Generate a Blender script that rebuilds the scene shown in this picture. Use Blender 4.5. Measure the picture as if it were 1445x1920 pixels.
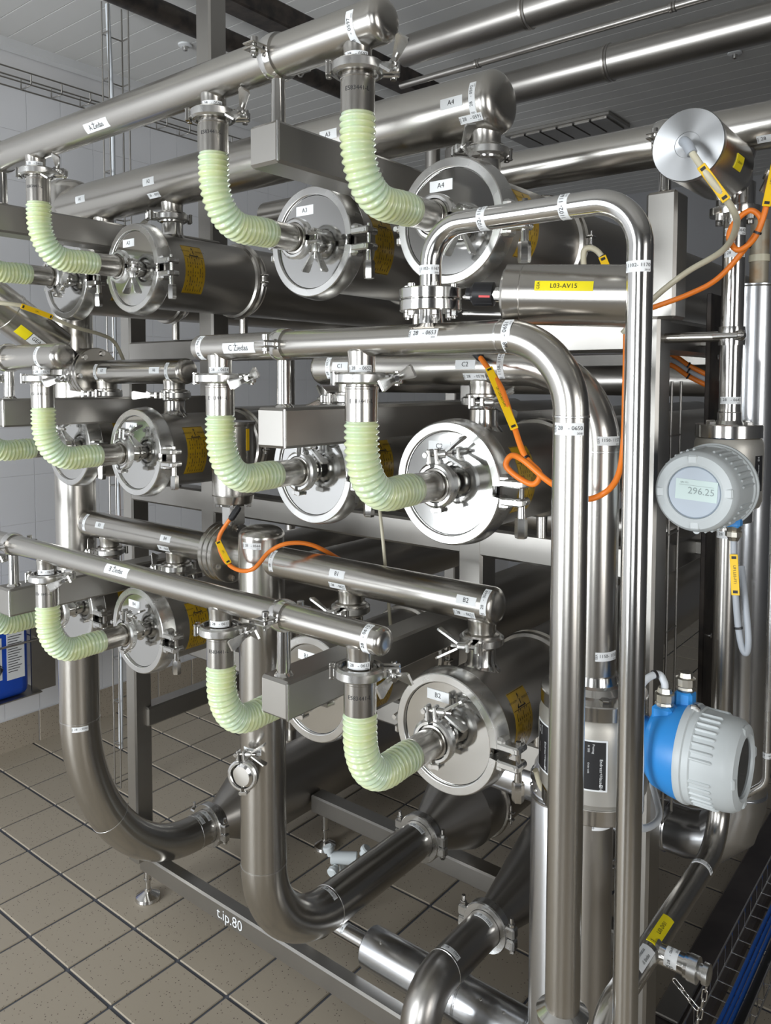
import bpy, bmesh, math, random
from mathutils import Vector as V, Matrix

# ------------------------------------------------------------------ scene
for o in list(bpy.data.objects): bpy.data.objects.remove(o)
SC = bpy.context.scene
COL = SC.collection
PI = math.pi
rnd = random.Random(7)

# ------------------------------------------------------------------ camera
YAW, PITCH, ROLL = math.radians(38.6), math.radians(3.2), math.radians(0.12)
fwd = V((-math.sin(YAW), math.cos(YAW), 0)); rgt = V((math.cos(YAW), math.sin(YAW), 0)); upv = V((0, 0, 1))
f2 = math.cos(PITCH)*fwd - math.sin(PITCH)*upv
u2 = math.sin(PITCH)*fwd + math.cos(PITCH)*upv
r3 = math.cos(ROLL)*rgt + math.sin(ROLL)*u2
u3 = -math.sin(ROLL)*rgt + math.cos(ROLL)*u2
cd = bpy.data.cameras.new('camera'); cam = bpy.data.objects.new('camera', cd); COL.objects.link(cam)
cd.sensor_fit = 'VERTICAL'; cd.sensor_height = 36.0; cd.lens = 1489.0/1920*36
cd.shift_y = -(960-798)/1920.0
cd.clip_start = 0.02; cd.clip_end = 60
cam.matrix_world = Matrix(((r3.x, u3.x, -f2.x, 0), (r3.y, u3.y, -f2.y, 0), (r3.z, u3.z, -f2.z, 1.904), (0, 0, 0, 1)))
SC.camera = cam

# ------------------------------------------------------------------ world, daylight, exposure
SC.view_settings.view_transform = 'Standard'; SC.view_settings.look = 'None'
SC.view_settings.gamma = 1.0; SC.view_settings.use_curve_mapping = False
SC.view_settings.exposure = -0.27
w = bpy.data.worlds.new('world'); SC.world = w; w.use_nodes = True
w.node_tree.nodes['Background'].inputs[0].default_value = (0.80, 0.86, 1.0, 1)
w.node_tree.nodes['Background'].inputs[1].default_value = 1.0

def window_light(name, loc, look, sx, sy, power, col, spread=math.radians(104)):
    l = bpy.data.lights.new(name, 'AREA'); l.shape = 'RECTANGLE'; l.size = sx; l.size_y = sy
    l.energy = power; l.color = col; l.spread = spread
    o = bpy.data.objects.new(name, l); COL.objects.link(o)
    o.location = loc; o.rotation_euler = (V(look)).to_track_quat('-Z', 'Y').to_euler()
    return o
# daylight entering through the windows of the hall
window_light('window_daylight', (-2.75, -3.12, 1.55), (0, 1, 0), 2.1, 2.4, 140, (0.93, 0.97, 1.0))
window_light('window_daylight', (0.55, -3.12, 1.75), (0, 1, 0), 1.3, 2.0, 38, (0.95, 0.98, 1.0))
window_light('window_daylight', (2.92, -0.6, 1.75), (-1, 0, 0), 1.7, 2.0, 46, (1.0, 0.98, 0.95))

# ------------------------------------------------------------------ materials
def mat(name, base, metal=0.0, rough=0.5, noise=None, bump=0.0, spec=None, emit=None, trans=0.0, sss=0.0, coat=0.0, alpha=1.0, rvar=0.0, stretch=(1, 1, 1), aniso=0.0, ndet=5):
    m = bpy.data.materials.new(name); m.use_nodes = True
    nt = m.node_tree; b = nt.nodes['Principled BSDF']
    b.inputs['Base Color'].default_value = (*base, 1); b.inputs['Metallic'].default_value = metal
    b.inputs['Roughness'].default_value = rough
    if spec is not None: b.inputs['Specular IOR Level'].default_value = spec
    if trans: b.inputs['Transmission Weight'].default_value = trans
    if coat: b.inputs['Coat Weight'].default_value = coat; b.inputs['Coat Roughness'].default_value = 0.15
    if aniso: b.inputs['Anisotropic'].default_value = aniso
    if sss:
        b.inputs['Subsurface Weight'].default_value = sss; b.inputs['Subsurface Radius'].default_value = (1, 1, .6)
        b.inputs['Subsurface Scale'].default_value = 0.012
    if emit: b.inputs['Emission Color'].default_value = (*emit[0], 1); b.inputs['Emission Strength'].default_value = emit[1]
    if noise or rvar or bump:
        tc = nt.nodes.new('ShaderNodeTexCoord'); mp = nt.nodes.new('ShaderNodeMapping')
        mp.inputs['Scale'].default_value = stretch
        nt.links.new(tc.outputs['Object'], mp.inputs[0])
        nz = nt.nodes.new('ShaderNodeTexNoise'); nz.inputs['Scale'].default_value = noise[0] if noise else 14
        nz.inputs['Detail'].default_value = ndet
        nt.links.new(mp.outputs[0], nz.inputs['Vector'])
        if noise:
            mx = nt.nodes.new('ShaderNodeMix'); mx.data_type = 'RGBA'
            mx.inputs[6].default_value = (*base, 1); mx.inputs[7].default_value = (*noise[1], 1)
            cr = nt.nodes.new('ShaderNodeMapRange'); cr.inputs[1].default_value = noise[2]; cr.inputs[2].default_value = noise[3]
            nt.links.new(nz.outputs[0], cr.inputs[0]); nt.links.new(cr.outputs[0], mx.inputs[0])
            nt.links.new(mx.outputs[2], b.inputs['Base Color'])
        if rvar:
            mr = nt.nodes.new('ShaderNodeMapRange'); mr.inputs[1].default_value = .3; mr.inputs[2].default_value = .7
            mr.inputs[3].default_value = rough-rvar; mr.inputs[4].default_value = rough+rvar
            nt.links.new(nz.outputs[0], mr.inputs[0]); nt.links.new(mr.outputs[0], b.inputs['Roughness'])
        if bump:
            bp = nt.nodes.new('ShaderNodeBump'); bp.inputs['Strength'].default_value = bump; bp.inputs['Distance'].default_value = .002
            nt.links.new(nz.outputs[0], bp.inputs['Height']); nt.links.new(bp.outputs[0], b.inputs['Normal'])
    return m
STEEL = mat('brushed_steel', (.56, .54, .505), 1, .25, noise=(3, (.52, .50, .465), .3, .7), rvar=.015, ndet=1)
SHELL = mat('shell_steel', (.48, .462, .435), 1, .33, noise=(3, (.44, .42, .395), .3, .7), rvar=.02, ndet=1)
POL = mat('polished_steel', (.68, .67, .65), 1, .16)
MIRROR = mat('cover_steel', (.66, .66, .65), 1, .10, noise=(3, (.60, .595, .58), .3, .7), rvar=.02, ndet=2)
CAST = mat('cast_steel', (.66, .655, .64), 1, .26, rvar=.06)
DULL = mat('frame_steel', (.44, .425, .40), 1, .38, noise=(5, (.38, .365, .34), .3, .7), rvar=.03, ndet=3)
CLAD = mat('cladding_sheet', (.60, .61, .63), 1, .25)
ALU = mat('turned_aluminium', (.50, .51, .52), 1, .36, aniso=.75)
_t = ALU.node_tree.nodes.new('ShaderNodeTangent'); _t.direction_type = 'RADIAL'; _t.axis = 'Y'
ALU.node_tree.links.new(_t.outputs[0], ALU.node_tree.nodes['Principled BSDF'].inputs['Tangent'])
DARK = mat('dark_painted_steel', (.10, .085, .075), .55, .5, noise=(18, (.05, .045, .045), .4, .65), bump=.2)
HOSE = mat('silicone_hose', (.80, .86, .47), 0, .20, sss=.6, coat=.35, trans=.18, noise=(16, (.68, .84, .62), .35, .65))
WHITE = mat('label_white', (.80, .82, .83), 0, .45)
GREYL = mat('label_silver', (.62, .64, .66), 0.2, .4)
INK = mat('print_black', (.02, .02, .022), 0, .5)
YELLOW = mat('label_yellow', (.86, .72, .01), 0, .4)
OCHRE = mat('warning_foil', (.46, .29, .008), 0, .28, noise=(30, (.34, .205, .010), .4, .65), coat=.3)
TAG = mat('cable_tag_yellow', (.90, .56, .005), 0, .4)
ORANGE = mat('cable_orange', (.86, .22, .02), 0, .42)
GREYC = mat('cable_grey', (.40, .43, .47), 0, .5)
CREAM = mat('air_tube_cream', (.62, .58, .44), 0, .35)
WHITEC = mat('cable_white', (.72, .76, .80), 0, .4)
BLACK = mat('black_plastic', (.012, .012, .014), 0, .4)
BLUE = mat('blue_paint', (.03, .27, .70), 0, .35)
JUG = mat('blue_jerrycan', (.01, .08, .55), 0, .35)
CABBLUE = mat('cable_blue', (.02, .13, .55), 0, .4)
GREYP = mat('grey_coating', (.56, .60, .61), 0, .42)
SCREEN = mat('display_lcd', (.52, .64, .62), 0, .4)
LCDBG = mat('display_surround', (.40, .46, .53), 0, .4)
LCDINK = mat('display_ink', (.25, .31, .31), 0, .5)
GLASSD = mat('window_glass_dark', (.05, .055, .06), 0, .06, spec=.8)
GLAND = mat('nickel_brass', (.62, .59, .52), 1, .3)
RED = mat('red_mark', (.7, .08, .08), 0, .5)
METERB = mat('meter_body', (.55, .53, .48), .75, .46, noise=(8, (.62, .61, .58), .45, .7))
BRASSY = mat('rusty_pipe', (.42, .38, .30), .5, .5, noise=(12, (.30, .16, .06), .5, .7))
SILT = mat('wet_plinth', (.055, .045, .045), 0, .35, noise=(6, (.10, .085, .08), .4, .7))

def tilemat(name, c1, c2, speck=None, rough=.35):
    m = bpy.data.materials.new(name); m.use_nodes = True; nt = m.node_tree; b = nt.nodes['Principled BSDF']
    tc = nt.nodes.new('ShaderNodeTexCoord'); geo = nt.nodes.new('ShaderNodeNewGeometry')
    nz = nt.nodes.new('ShaderNodeTexNoise'); nz.inputs['Scale'].default_value = 2.2; nz.inputs['Detail'].default_value = 3
    nt.links.new(geo.outputs['Position'], nz.inputs['Vector'])
    mx = nt.nodes.new('ShaderNodeMix'); mx.data_type = 'RGBA'; mx.inputs[6].default_value = (*c1, 1); mx.inputs[7].default_value = (*c2, 1)
    nt.links.new(nz.outputs[0], mx.inputs[0]); out = mx.outputs[2]
    if speck:
        vz = nt.nodes.new('ShaderNodeTexVoronoi'); vz.inputs['Scale'].default_value = 110
        nt.links.new(geo.outputs['Position'], vz.inputs['Vector'])
        wn = nt.nodes.new('ShaderNodeMath'); wn.operation = 'LESS_THAN'; wn.inputs[1].default_value = .20
        nt.links.new(vz.outputs['Distance'], wn.inputs[0])
        sp = nt.nodes.new('ShaderNodeSeparateColor'); nt.links.new(vz.outputs['Color'], sp.inputs[0])
        gt = nt.nodes.new('ShaderNodeMath'); gt.operation = 'GREATER_THAN'; gt.inputs[1].default_value = .66
        nt.links.new(sp.outputs[0], gt.inputs[0])
        mu = nt.nodes.new('ShaderNodeMath'); mu.operation = 'MULTIPLY'; nt.links.new(wn.outputs[0], mu.inputs[0]); nt.links.new(gt.outputs[0], mu.inputs[1])
        m2 = nt.nodes.new('ShaderNodeMix'); m2.data_type = 'RGBA'; m2.inputs[7].default_value = (*speck, 1)
        nt.links.new(mu.outputs[0], m2.inputs[0]); nt.links.new(out, m2.inputs[6]); out = m2.outputs[2]
    nt.links.new(out, b.inputs['Base Color']); b.inputs['Roughness'].default_value = rough
    return m
FTILE = tilemat('floor_tile_speckled', (.39, .34, .268), (.43, .375, .295), (.08, .06, .045), .42)
GROUT = mat('floor_grout', (.10, .108, .13), 0, .8)
WTILE = tilemat('wall_tile', (.80, .81, .84), (.83, .84, .87), None, .25)
FARWALL = tilemat('far_wall_paint', (.26, .26, .27), (.29, .29, .30), None, .5)
WGROUT = mat('wall_grout', (.78, .78, .79), 0, .8)
CEIL = tilemat('ceiling_plank', (.64, .64, .63), (.68, .68, .665), None, .45)
CEILGAP = mat('ceiling_joint', (.85, .85, .83), 0, .6)
SKIRT = tilemat('skirting_tile', (.42, .365, .29), (.46, .40, .32), (.13, .10, .08), .42)
FRAMEW = mat('window_frame_white', (.75, .76, .77), 0, .4)

# ------------------------------------------------------------------ mesh building
def basis(d):
    d = V(d).normalized()
    a = V((0, 0, 1)) if abs(d.z) < .9 else V((1, 0, 0))
    x = a.cross(d).normalized(); y = d.cross(x)
    return x, y, d
def rot_from(x, y):
    x = V(x).normalized(); z = x.cross(V(y)).normalized(); y = z.cross(x)
    return Matrix(((x.x, y.x, z.x, 0), (x.y, y.y, z.y, 0), (x.z, y.z, z.z, 0), (0, 0, 0, 1)))
class MB:
    def __init__(s): s.v = []; s.f = []; s.soft = 0
    def add(s, vs, fs):
        n = len(s.v); s.v += [V(p) for p in vs]; s.f += [tuple(i+n for i in f) for f in fs]; return s
    def box(s, c, size, ax=None):
        c = V(c); hx, hy, hz = size[0]/2, size[1]/2, size[2]/2
        X, Y, Z = ax if ax else (V((1, 0, 0)), V((0, 1, 0)), V((0, 0, 1)))
        X, Y, Z = V(X), V(Y), V(Z)
        vs = [c+X*(i*hx)+Y*(j*hy)+Z*(k*hz) for k in (-1, 1) for j in (-1, 1) for i in (-1, 1)]
        return s.add(vs, [(0, 2, 3, 1), (4, 5, 7, 6), (0, 1, 5, 4), (2, 6, 7, 3), (0, 4, 6, 2), (1, 3, 7, 5)])
    def bbox(s, c, size, b=.004, ax=None, seg=1):
        """box with chamfered vertical and horizontal edges"""
        X, Y, Z = ax if ax else (V((1, 0, 0)), V((0, 1, 0)), V((0, 0, 1)))
        c = V(c); X, Y, Z = V(X), V(Y), V(Z); hx, hy, hz = size[0]/2, size[1]/2, size[2]/2
        b = min(b, hx*.9, hy*.9, hz*.9)
        bm = bmesh.new(); bmesh.ops.create_cube(bm, size=1)
        for v in bm.verts: v.co = V((v.co.x*2*hx, v.co.y*2*hy, v.co.z*2*hz))
        bmesh.ops.bevel(bm, geom=bm.edges[:], offset=b, segments=seg, affect='EDGES', profile=.6)
        bm.verts.index_update()
        vs = [c+X*v.co.x+Y*v.co.y+Z*v.co.z for v in bm.verts]; fs = [tuple(v.index for v in f.verts) for f in bm.faces]
        bm.free(); return s.add(vs, fs)
    def lathe(s, o, d, prof, n=32, a0=0.0, a1=None, ref=None, caps=True):
        o = V(o); d = V(d).normalized()
        if ref is not None:
            x = (V(ref)-d*V(ref).dot(d)).normalized(); y = d.cross(x)
        else: x, y, d = basis(d)
        full = a1 is None; m = n if full else n+1
        vs = []; fs = []
        for (t, r) in prof:
            for k in range(m):
                a = a0+(2*PI if full else a1-a0)*k/n
                vs.append(o+d*t+(x*math.cos(a)+y*math.sin(a))*max(r, 1e-5))
        for i in range(len(prof)-1):
            for k in range(n):
                k2 = (k+1) % m
                fs.append((i*m+k, i*m+k2, (i+1)*m+k2, (i+1)*m+k))
        if full and caps:
            if prof[0][1] > 1e-4: fs.append(tuple(range(m-1, -1, -1)))
            if prof[-1][1] > 1e-4: fs.append(tuple((len(prof)-1)*m+k for k in range(m)))
        if not full:
            fs.append(tuple(i*m for i in range(len(prof)))[::-1]); fs.append(tuple(i*m+n for i in range(len(prof))))
        return s.add(vs, fs)
    def cyl(s, p0, p1, r, r1=None, n=24, b=0.0):
        p0, p1 = V(p0), V(p1); L = (p1-p0).length; r1 = r if r1 is None else r1
        if b: return s.lathe(p0, p1-p0, [(0, r-b), (b, r), (L-b, r1), (L, r1-b)], n)
        return s.lathe(p0, p1-p0, [(0, r), (L, r1)], n)
    def tube(s, pts, r, n=12, caps=True, closed=False):
        if n <= 16: s.soft = 70
        pts = [V(p) for p in pts]; N = len(pts)
        T = []
        for i in range(N):
            if closed: t = pts[(i+1) % N]-pts[i-1]
            else: t = pts[min(i+1, N-1)]-pts[max(i-1, 0)]
            T.append(t.normalized())
        x, y, _ = basis(T[0]); vs = []; fs = []
        for i in range(N):
            x = (x-T[i]*x.dot(T[i])).normalized(); y = T[i].cross(x)
            rr = r[i] if isinstance(r, (list, tuple)) else r
            for k in range(n):
                a = 2*PI*k/n; vs.append(pts[i]+(x*math.cos(a)+y*math.sin(a))*rr)
        for i in range(N if closed else N-1):
            j = (i+1) % N
            for k in range(n): fs.append((i*n+k, i*n+(k+1) % n, j*n+(k+1) % n, j*n+k))
        if caps and not closed: fs.append(tuple(range(n-1, -1, -1))); fs.append(tuple((N-1)*n+k for k in range(n)))
        return s.add(vs, fs)
    def prism(s, poly, o, ex, ey, th):
        o = V(o); ex = V(ex).normalized(); ey = V(ey).normalized(); ez = ex.cross(ey)
        n = len(poly); vs = [o+ex*p[0]+ey*p[1]-ez*(th/2) for p in poly]+[o+ex*p[0]+ey*p[1]+ez*(th/2) for p in poly]
        fs = [tuple(range(n-1, -1, -1)), tuple(range(n, 2*n))]+[(i, (i+1) % n, n+(i+1) % n, n+i) for i in range(n)]
        return s.add(vs, fs)
    def hexnut(s, o, d, r, h): return s.lathe(o, d, [(0, r*.9), (h*.12, r), (h*.88, r), (h, r*.9)], 6)
    def build(s, name, m, parent=None, ang=25, kind=None):
        ang = max(ang, s.soft)
        me = bpy.data.meshes.new(name)
        off = ORIG.get(parent.name, V((0, 0, 0))) if parent else V((0, 0, 0))
        me.from_pydata([tuple(p-off) for p in s.v], [], s.f); me.materials.append(m)
        for p in me.polygons: p.use_smooth = True
        me.set_sharp_from_angle(angle=math.radians(ang)); me.update()
        o = bpy.data.objects.new(name, me); COL.objects.link(o)
        if parent: o.parent = parent; ORIG[o.name] = off
        if kind: o['kind'] = kind
        return o
ORIG = {}
def tag(o, label, cat, group=None, kind=None):
    o['label'] = label; o['category'] = cat
    if group: o['group'] = group
    if kind: o['kind'] = kind
    return o
def thing(name, label, cat, loc=(0, 0, 0), group=None):
    o = bpy.data.objects.new(name, None); o.empty_display_size = .05; COL.objects.link(o); o.location = loc
    ORIG[o.name] = V(loc); tag(o, label, cat, group); return o
def copy_tree(o, parent=None):
    c = o.copy(); COL.objects.link(c)
    if parent: c.parent = parent
    for ch in list(o.children): copy_tree(ch, c)
    return c
def place(proto, used, M, label, group=None):
    o = proto if not used[0] else copy_tree(proto)
    used[0] = True
    o.matrix_world = M; o['label'] = label
    if group: o['group'] = group
    return o
def fillet(pts, R, seg=10):
    pts = [V(p) for p in pts]; out = [pts[0]]
    for i in range(1, len(pts)-1):
        a, b, c = pts[i-1], pts[i], pts[i+1]; u = (a-b).normalized(); w_ = (c-b).normalized()
        th = u.angle(w_); rr = R[i-1] if isinstance(R, (list, tuple)) else R
        t = rr/math.tan(th/2); ctr = b+(u+w_).normalized()*(rr/math.sin(th/2))
        p0 = b+u*t; p1 = b+w_*t; e0 = p0-ctr; e1 = p1-ctr; A = e0.angle(e1)
        for k in range(seg+1):
            q = k/seg; out.append(ctr+(e0*math.sin((1-q)*A)+e1*math.sin(q*A))/math.sin(A))
    out.append(pts[-1]); return out
def spline(pts, per=8, closed=False):
    pts = [V(p) for p in pts]; n = len(pts); out = []
    for i in range(n if closed else n-1):
        p1, p2 = pts[i], pts[(i+1) % n]
        p0 = pts[i-1] if (i > 0 or closed) else p1*2-p2
        p3 = pts[(i+2) % n] if (i+2 < n or closed) else p2*2-p1
        for k in range(per):
            t = k/per
            out.append(.5*((2*p1)+(p2-p0)*t+(2*p0-5*p1+4*p2-p3)*t*t+(3*p1-p0-3*p2+p3)*t*t*t))
    if not closed: out.append(pts[-1])
    return out
TXT = {}
def textmesh(s):
    if s not in TXT:
        cu = bpy.data.curves.new('t', 'FONT'); cu.body = s; cu.size = 1; cu.resolution_u = 2
        cu.align_x = 'CENTER'; cu.align_y = 'CENTER'
        o = bpy.data.objects.new('t', cu); COL.objects.link(o)
        bpy.context.view_layer.update()
        me = bpy.data.meshes.new_from_object(o)
        TXT[s] = ([(v.co.x, v.co.y) for v in me.vertices], [tuple(p.vertices) for p in me.polygons])
        bpy.data.objects.remove(o); bpy.data.curves.remove(cu); bpy.data.meshes.remove(me)
    return TXT[s]
def surf_map(surf, c, eu, off):
    """returns f(u,v): point of a sticker laid on a flat or round surface; c = sticker centre, eu = reading direction"""
    if surf[0] == 'flat':
        n = V(surf[1]).normalized(); e = (V(eu)-n*V(eu).dot(n)).normalized(); ev = n.cross(e); c = V(c)
        return lambda u, v: c+e*u+ev*v+n*off
    _, o, a, r = surf; o = V(o); a = V(a).normalized(); c = V(c); rel = c-o; t0 = rel.dot(a); n0 = (rel-a*t0).normalized()
    e = (V(eu)-n0*V(eu).dot(n0)).normalized(); ev = n0.cross(e); tau = a.cross(n0)
    def f(u, v):
        wv = e*u+ev*v; t = wv.dot(a); ang = wv.dot(tau)/r
        return o+a*(t0+t)+(n0*math.cos(ang)+tau*math.sin(ang))*(r+off)
    return f
def sticker(parent, surf, c, eu, w_, h, lines, m=None, name='label_sticker', ink=None, extra=None, th=.0008):
    """lines: list of (text, size, u, v)"""
    m = m or WHITE; f = surf_map(surf, c, eu, th); f0 = surf_map(surf, c, eu, -.0004)
    nu, nv = max(2, int(w_/.006)), max(2, int(h/.006))
    if surf[0] == 'flat': nu = nv = 1
    mb = MB(); vs = []; fs = []
    for j in range(nv+1):
        for i in range(nu+1): vs.append(f(-w_/2+w_*i/nu, -h/2+h*j/nv))
    k = (nu+1)
    for j in range(nv):
        for i in range(nu): fs.append((j*k+i, j*k+i+1, (j+1)*k+i+1, (j+1)*k+i))
    base = len(vs)
    rim = [(i, 0) for i in range(nu)]+[(nu, j) for j in range(nv)]+[(i, nv) for i in range(nu, 0, -1)]+[(0, j) for j in range(nv, 0, -1)]
    for i, j in rim: vs.append(f0(-w_/2+w_*i/nu, -h/2+h*j/nv))
    for q in range(len(rim)):
        i, j = rim[q]; i2, j2 = rim[(q+1) % len(rim)]
        fs.append((j2*k+i2, j*k+i, base+q, base+(q+1) % len(rim)))
    mb.add(vs, fs); o = mb.build(name, m, parent)
    if lines or extra:
        g = surf_map(surf, c, eu, th+.0004); tb = MB()
        for ln in lines:
            s, size, u, v = ln[:4]; rot = ln[4] if len(ln) > 4 else 0
            tv, tf = textmesh(s); ca, sa = math.cos(rot), math.sin(rot)
            tb.add([g(u+(x*ca-y*sa)*size, v+(x*sa+y*ca)*size) for x, y in tv], tf)
        for poly in (extra or []):
            tb.add([g(x, y) for x, y in poly], [tuple(range(len(poly)))])
        tb.build('lettering', ink or INK, o)
    return o
def numlabel(parent, surf, c, eu, num, w_=.05, h=.015, lead='28'):
    sc = h/.015; tx = '%s   - %s' % (lead, num) if lead == '28' else '%s- %s' % (lead, num)
    xs_ = [p[0] for p in textmesh(tx)[0]]; size = min(.0095*sc, .80*w_/(max(xs_)-min(xs_)))
    return sticker(parent, surf, c, eu, w_, h, [(tx, size, w_*.06, .0012*sc), ('2018', .0035*sc, w_*.36, -.0053*sc), ('GEA', .0050*sc, -w_*.455, 0, PI/2)])

# ================================================================== THE HALL
XL, XR, YB, YF, ZC = -4.0, 3.0, 7.0, -3.2, 3.58
def struct(o): o['kind'] = 'structure'; return o
fl = struct(MB().box(((XL+XR)/2, (YB+YF)/2, -.0518), (XR-XL+.4, YB-YF+.4, .10)).build('floor', GROUT))
PX, PY, X0, Y0 = .2442, .2475, -2.829, 1.536
tile_mb = MB().bbox((0, 0, -.004), (PX-.009, PY-.011, .014), .0025); t0 = None
xs = [X0+PX*(i+.5) for i in range(-40, 40)]; ys = [Y0+PY*(j+.5) for j in range(-40, 40)]
cells = [(x, y) for x in xs for y in ys if XL-.1 < x < XR-.1 and YF+.1 < y < YB-.1]
near = [(x, y) for x, y in cells if -4.1 < x < -.25 and .95 < y < 5.1]
near.sort(key=lambda p: -p[0]*.624+p[1]*.7815); near = near[:296]; ns = set(near)
for x, y in near:
    if t0 is None: t0 = tile_mb.build('floor_tile', FTILE, fl); o = t0
    else: o = bpy.data.objects.new('floor_tile', t0.data); COL.objects.link(o); o.parent = fl
    o.location = (x, y, rnd.uniform(-.0006, .0006))
rest = MB()
for x, y in cells:
    if (x, y) not in ns: rest.box((x, y, -.004), (PX-.009, PY-.011, .012))
rest.build('floor_tile', FTILE, fl, kind='stuff')

wl = struct(MB().box((XL-.06, (YB+YF)/2, ZC/2), (.12, YB-YF+.2, ZC+.1)).build('wall_left', WGROUT))
wt = MB().box((0, 0, 0), (.005, .1815, .246)); w0 = None
cnt = 0; wrest = MB()
for i in range(-24, 26):
    for j in range(0, 14):
        y = 2.077+.1845*(i+.5); z = .170+.2490*(j+.5)
        if y < YF+.1 or y > YB-.1 or z > ZC-.15: continue
        if 1.55 < y < 5.3 and cnt < 300:
            if w0 is None: w0 = wt.build('wall_tile', WTILE, wl); o = w0
            else: o = bpy.data.objects.new('wall_tile', w0.data); COL.objects.link(o); o.parent = wl
            o.location = (XL+.001, y, z); cnt += 1
        else: wrest.box((XL+.001, y, z), (.005, .1815, .246))
wrest.build('wall_tile', WTILE, wl, kind='stuff')
sk = struct(MB().box((XL+.006, (YB+YF)/2, .083), (.012, YB-YF, .165)).build('baseboard_left', WGROUT))
s0 = None
for i in range(0, 14):
    y = 1.2+.2475*i
    if s0 is None: s0 = MB().bbox((0, 0, 0), (.014, .240, .164), .002).build('skirting_tile', SKIRT, sk); o = s0
    else: o = bpy.data.objects.new('skirting_tile', s0.data); COL.objects.link(o); o.parent = sk
    o.location = (XL+.010, y, .083)
struct(MB().box(((XL+XR)/2, YB+.06, ZC/2), (XR-XL+.2, .12, ZC+.1)).build('wall_back', FARWALL))
def holed(name, axis, pos, lo, hi, holes, th=.12):
    """wall with rectangular openings; holes = [(a0,a1,z0,z1)] sorted along the wall"""
    mb = MB(); a = lo
    def seg(a0, a1, z0, z1):
        c = ((a0+a1)/2, pos, (z0+z1)/2); s = (a1-a0, th, z1-z0)
        if axis == 'y': c = (pos, c[0], c[2]); s = (th, s[0], s[2])
        mb.box(c, s)
    for a0, a1, z0, z1 in holes:
        seg(a, a0, 0, ZC); seg(a0, a1, 0, z0); seg(a0, a1, z1, ZC); a = a1
    seg(a, hi, 0, ZC)
    return struct(mb.build(name, FARWALL))
holed('wall_front', 'x', YF-.06, XL-.1, XR+.1, [(-3.8, -1.7, .35, 2.75), (-.1, 1.2, .75, 2.75)])
holed('wall_right', 'y', XR+.06, YF, YB, [(-1.45, .25, .75, 2.75)])
def window(n, axis, pos, a0, a1, z0, z1, nx):
    mb = MB(); d = .07
    def bar(a, b, z, zz):
        c = ((a+b)/2, pos, (z+zz)/2); s = (b-a, d, zz-z)
        if axis == 'y': c = (pos, c[0], c[2]); s = (d, s[0], s[2])
        mb.box(c, s)
    t = .06
    bar(a0, a1, z0, z0+t); bar(a0, a1, z1-t, z1); bar(a0, a0+t, z0, z1); bar(a1-t, a1, z0, z1)
    for k in range(1, nx): x = a0+(a1-a0)*k/nx; bar(x-t/2, x+t/2, z0, z1)
    zm = z0+(z1-z0)*.68; bar(a0, a1, zm-t/2, zm+t/2)
    f = struct(mb.build('window_%d' % n, FRAMEW))
    g = MB(); c = ((a0+a1)/2, pos-.05, (z0+z1)/2); s = (a1-a0, .006, z1-z0)
    if axis == 'y': c = (pos+.05, c[0], c[2]); s = (.006, s[0], s[2])
    g.box(c, s).build('pane', PANE, f)
PANE = mat('window_pane', (.9, .95, .95), 0, .02, trans=1.0)
window(1, 'x', YF+.05, -3.8, -1.7, .35, 2.75, 3)
window(2, 'x', YF+.05, -.1, 1.2, .75, 2.75, 2)
window(3, 'y', XR-.05, -1.45, .25, .75, 2.75, 2)
ce = struct(MB().box(((XL+XR)/2, (YB+YF)/2, ZC+.055), (XR-XL+.4, YB-YF+.4, .10)).build('ceiling', CEILGAP))
p0 = None; y = YF
while y < YB:
    if p0 is None: p0 = MB().bbox((0, 0, 0), (XR-XL, .1165, .024), .0012).build('ceiling_plank', CEIL, ce); o = p0
    else: o = bpy.data.objects.new('ceiling_plank', p0.data); COL.objects.link(o); o.parent = ce
    o.location = ((XL+XR)/2, y+.06, ZC+.0125); y += .12
struct(MB().box((XL+.035, (YB+YF)/2, ZC-.02), (.06, YB-YF, .045)).build('trim_1', FRAMEW))
# ceiling grille, sprinkler buttons
t = thing('ceiling_vent', 'flat grey ceiling ventilation grille above the far pipes', 'vent', (-2.42, 4.95, ZC))
MB().bbox((-2.42, 4.95, ZC-.012), (.74, .34, .024), .004).build('frame', DULL, t)
for k in range(6): MB().box((-2.42-.29+.116*k, 4.95, ZC-.028), (.10, .28, .012)).build('slat', DULL, t)
for x, y, lb in ((-3.32, 2.55, 'round white ceiling button near the tiled wall'), (-1.20, 4.35, 'round ceiling button beside the ventilation grille')):
    t = thing('ceiling_button', lb, 'sprinkler', (x, y, ZC))
    MB().lathe((x, y, ZC+.001), (0, 0, -1), [(0, .035), (.008, .034), (.012, .02)], 24).build('rosette', WHITE, t)
    MB().lathe((x, y, ZC-.010), (0, 0, -1), [(0, .014), (.02, .012), (.024, .004)], 16).build('nozzle', POL, t)

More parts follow.
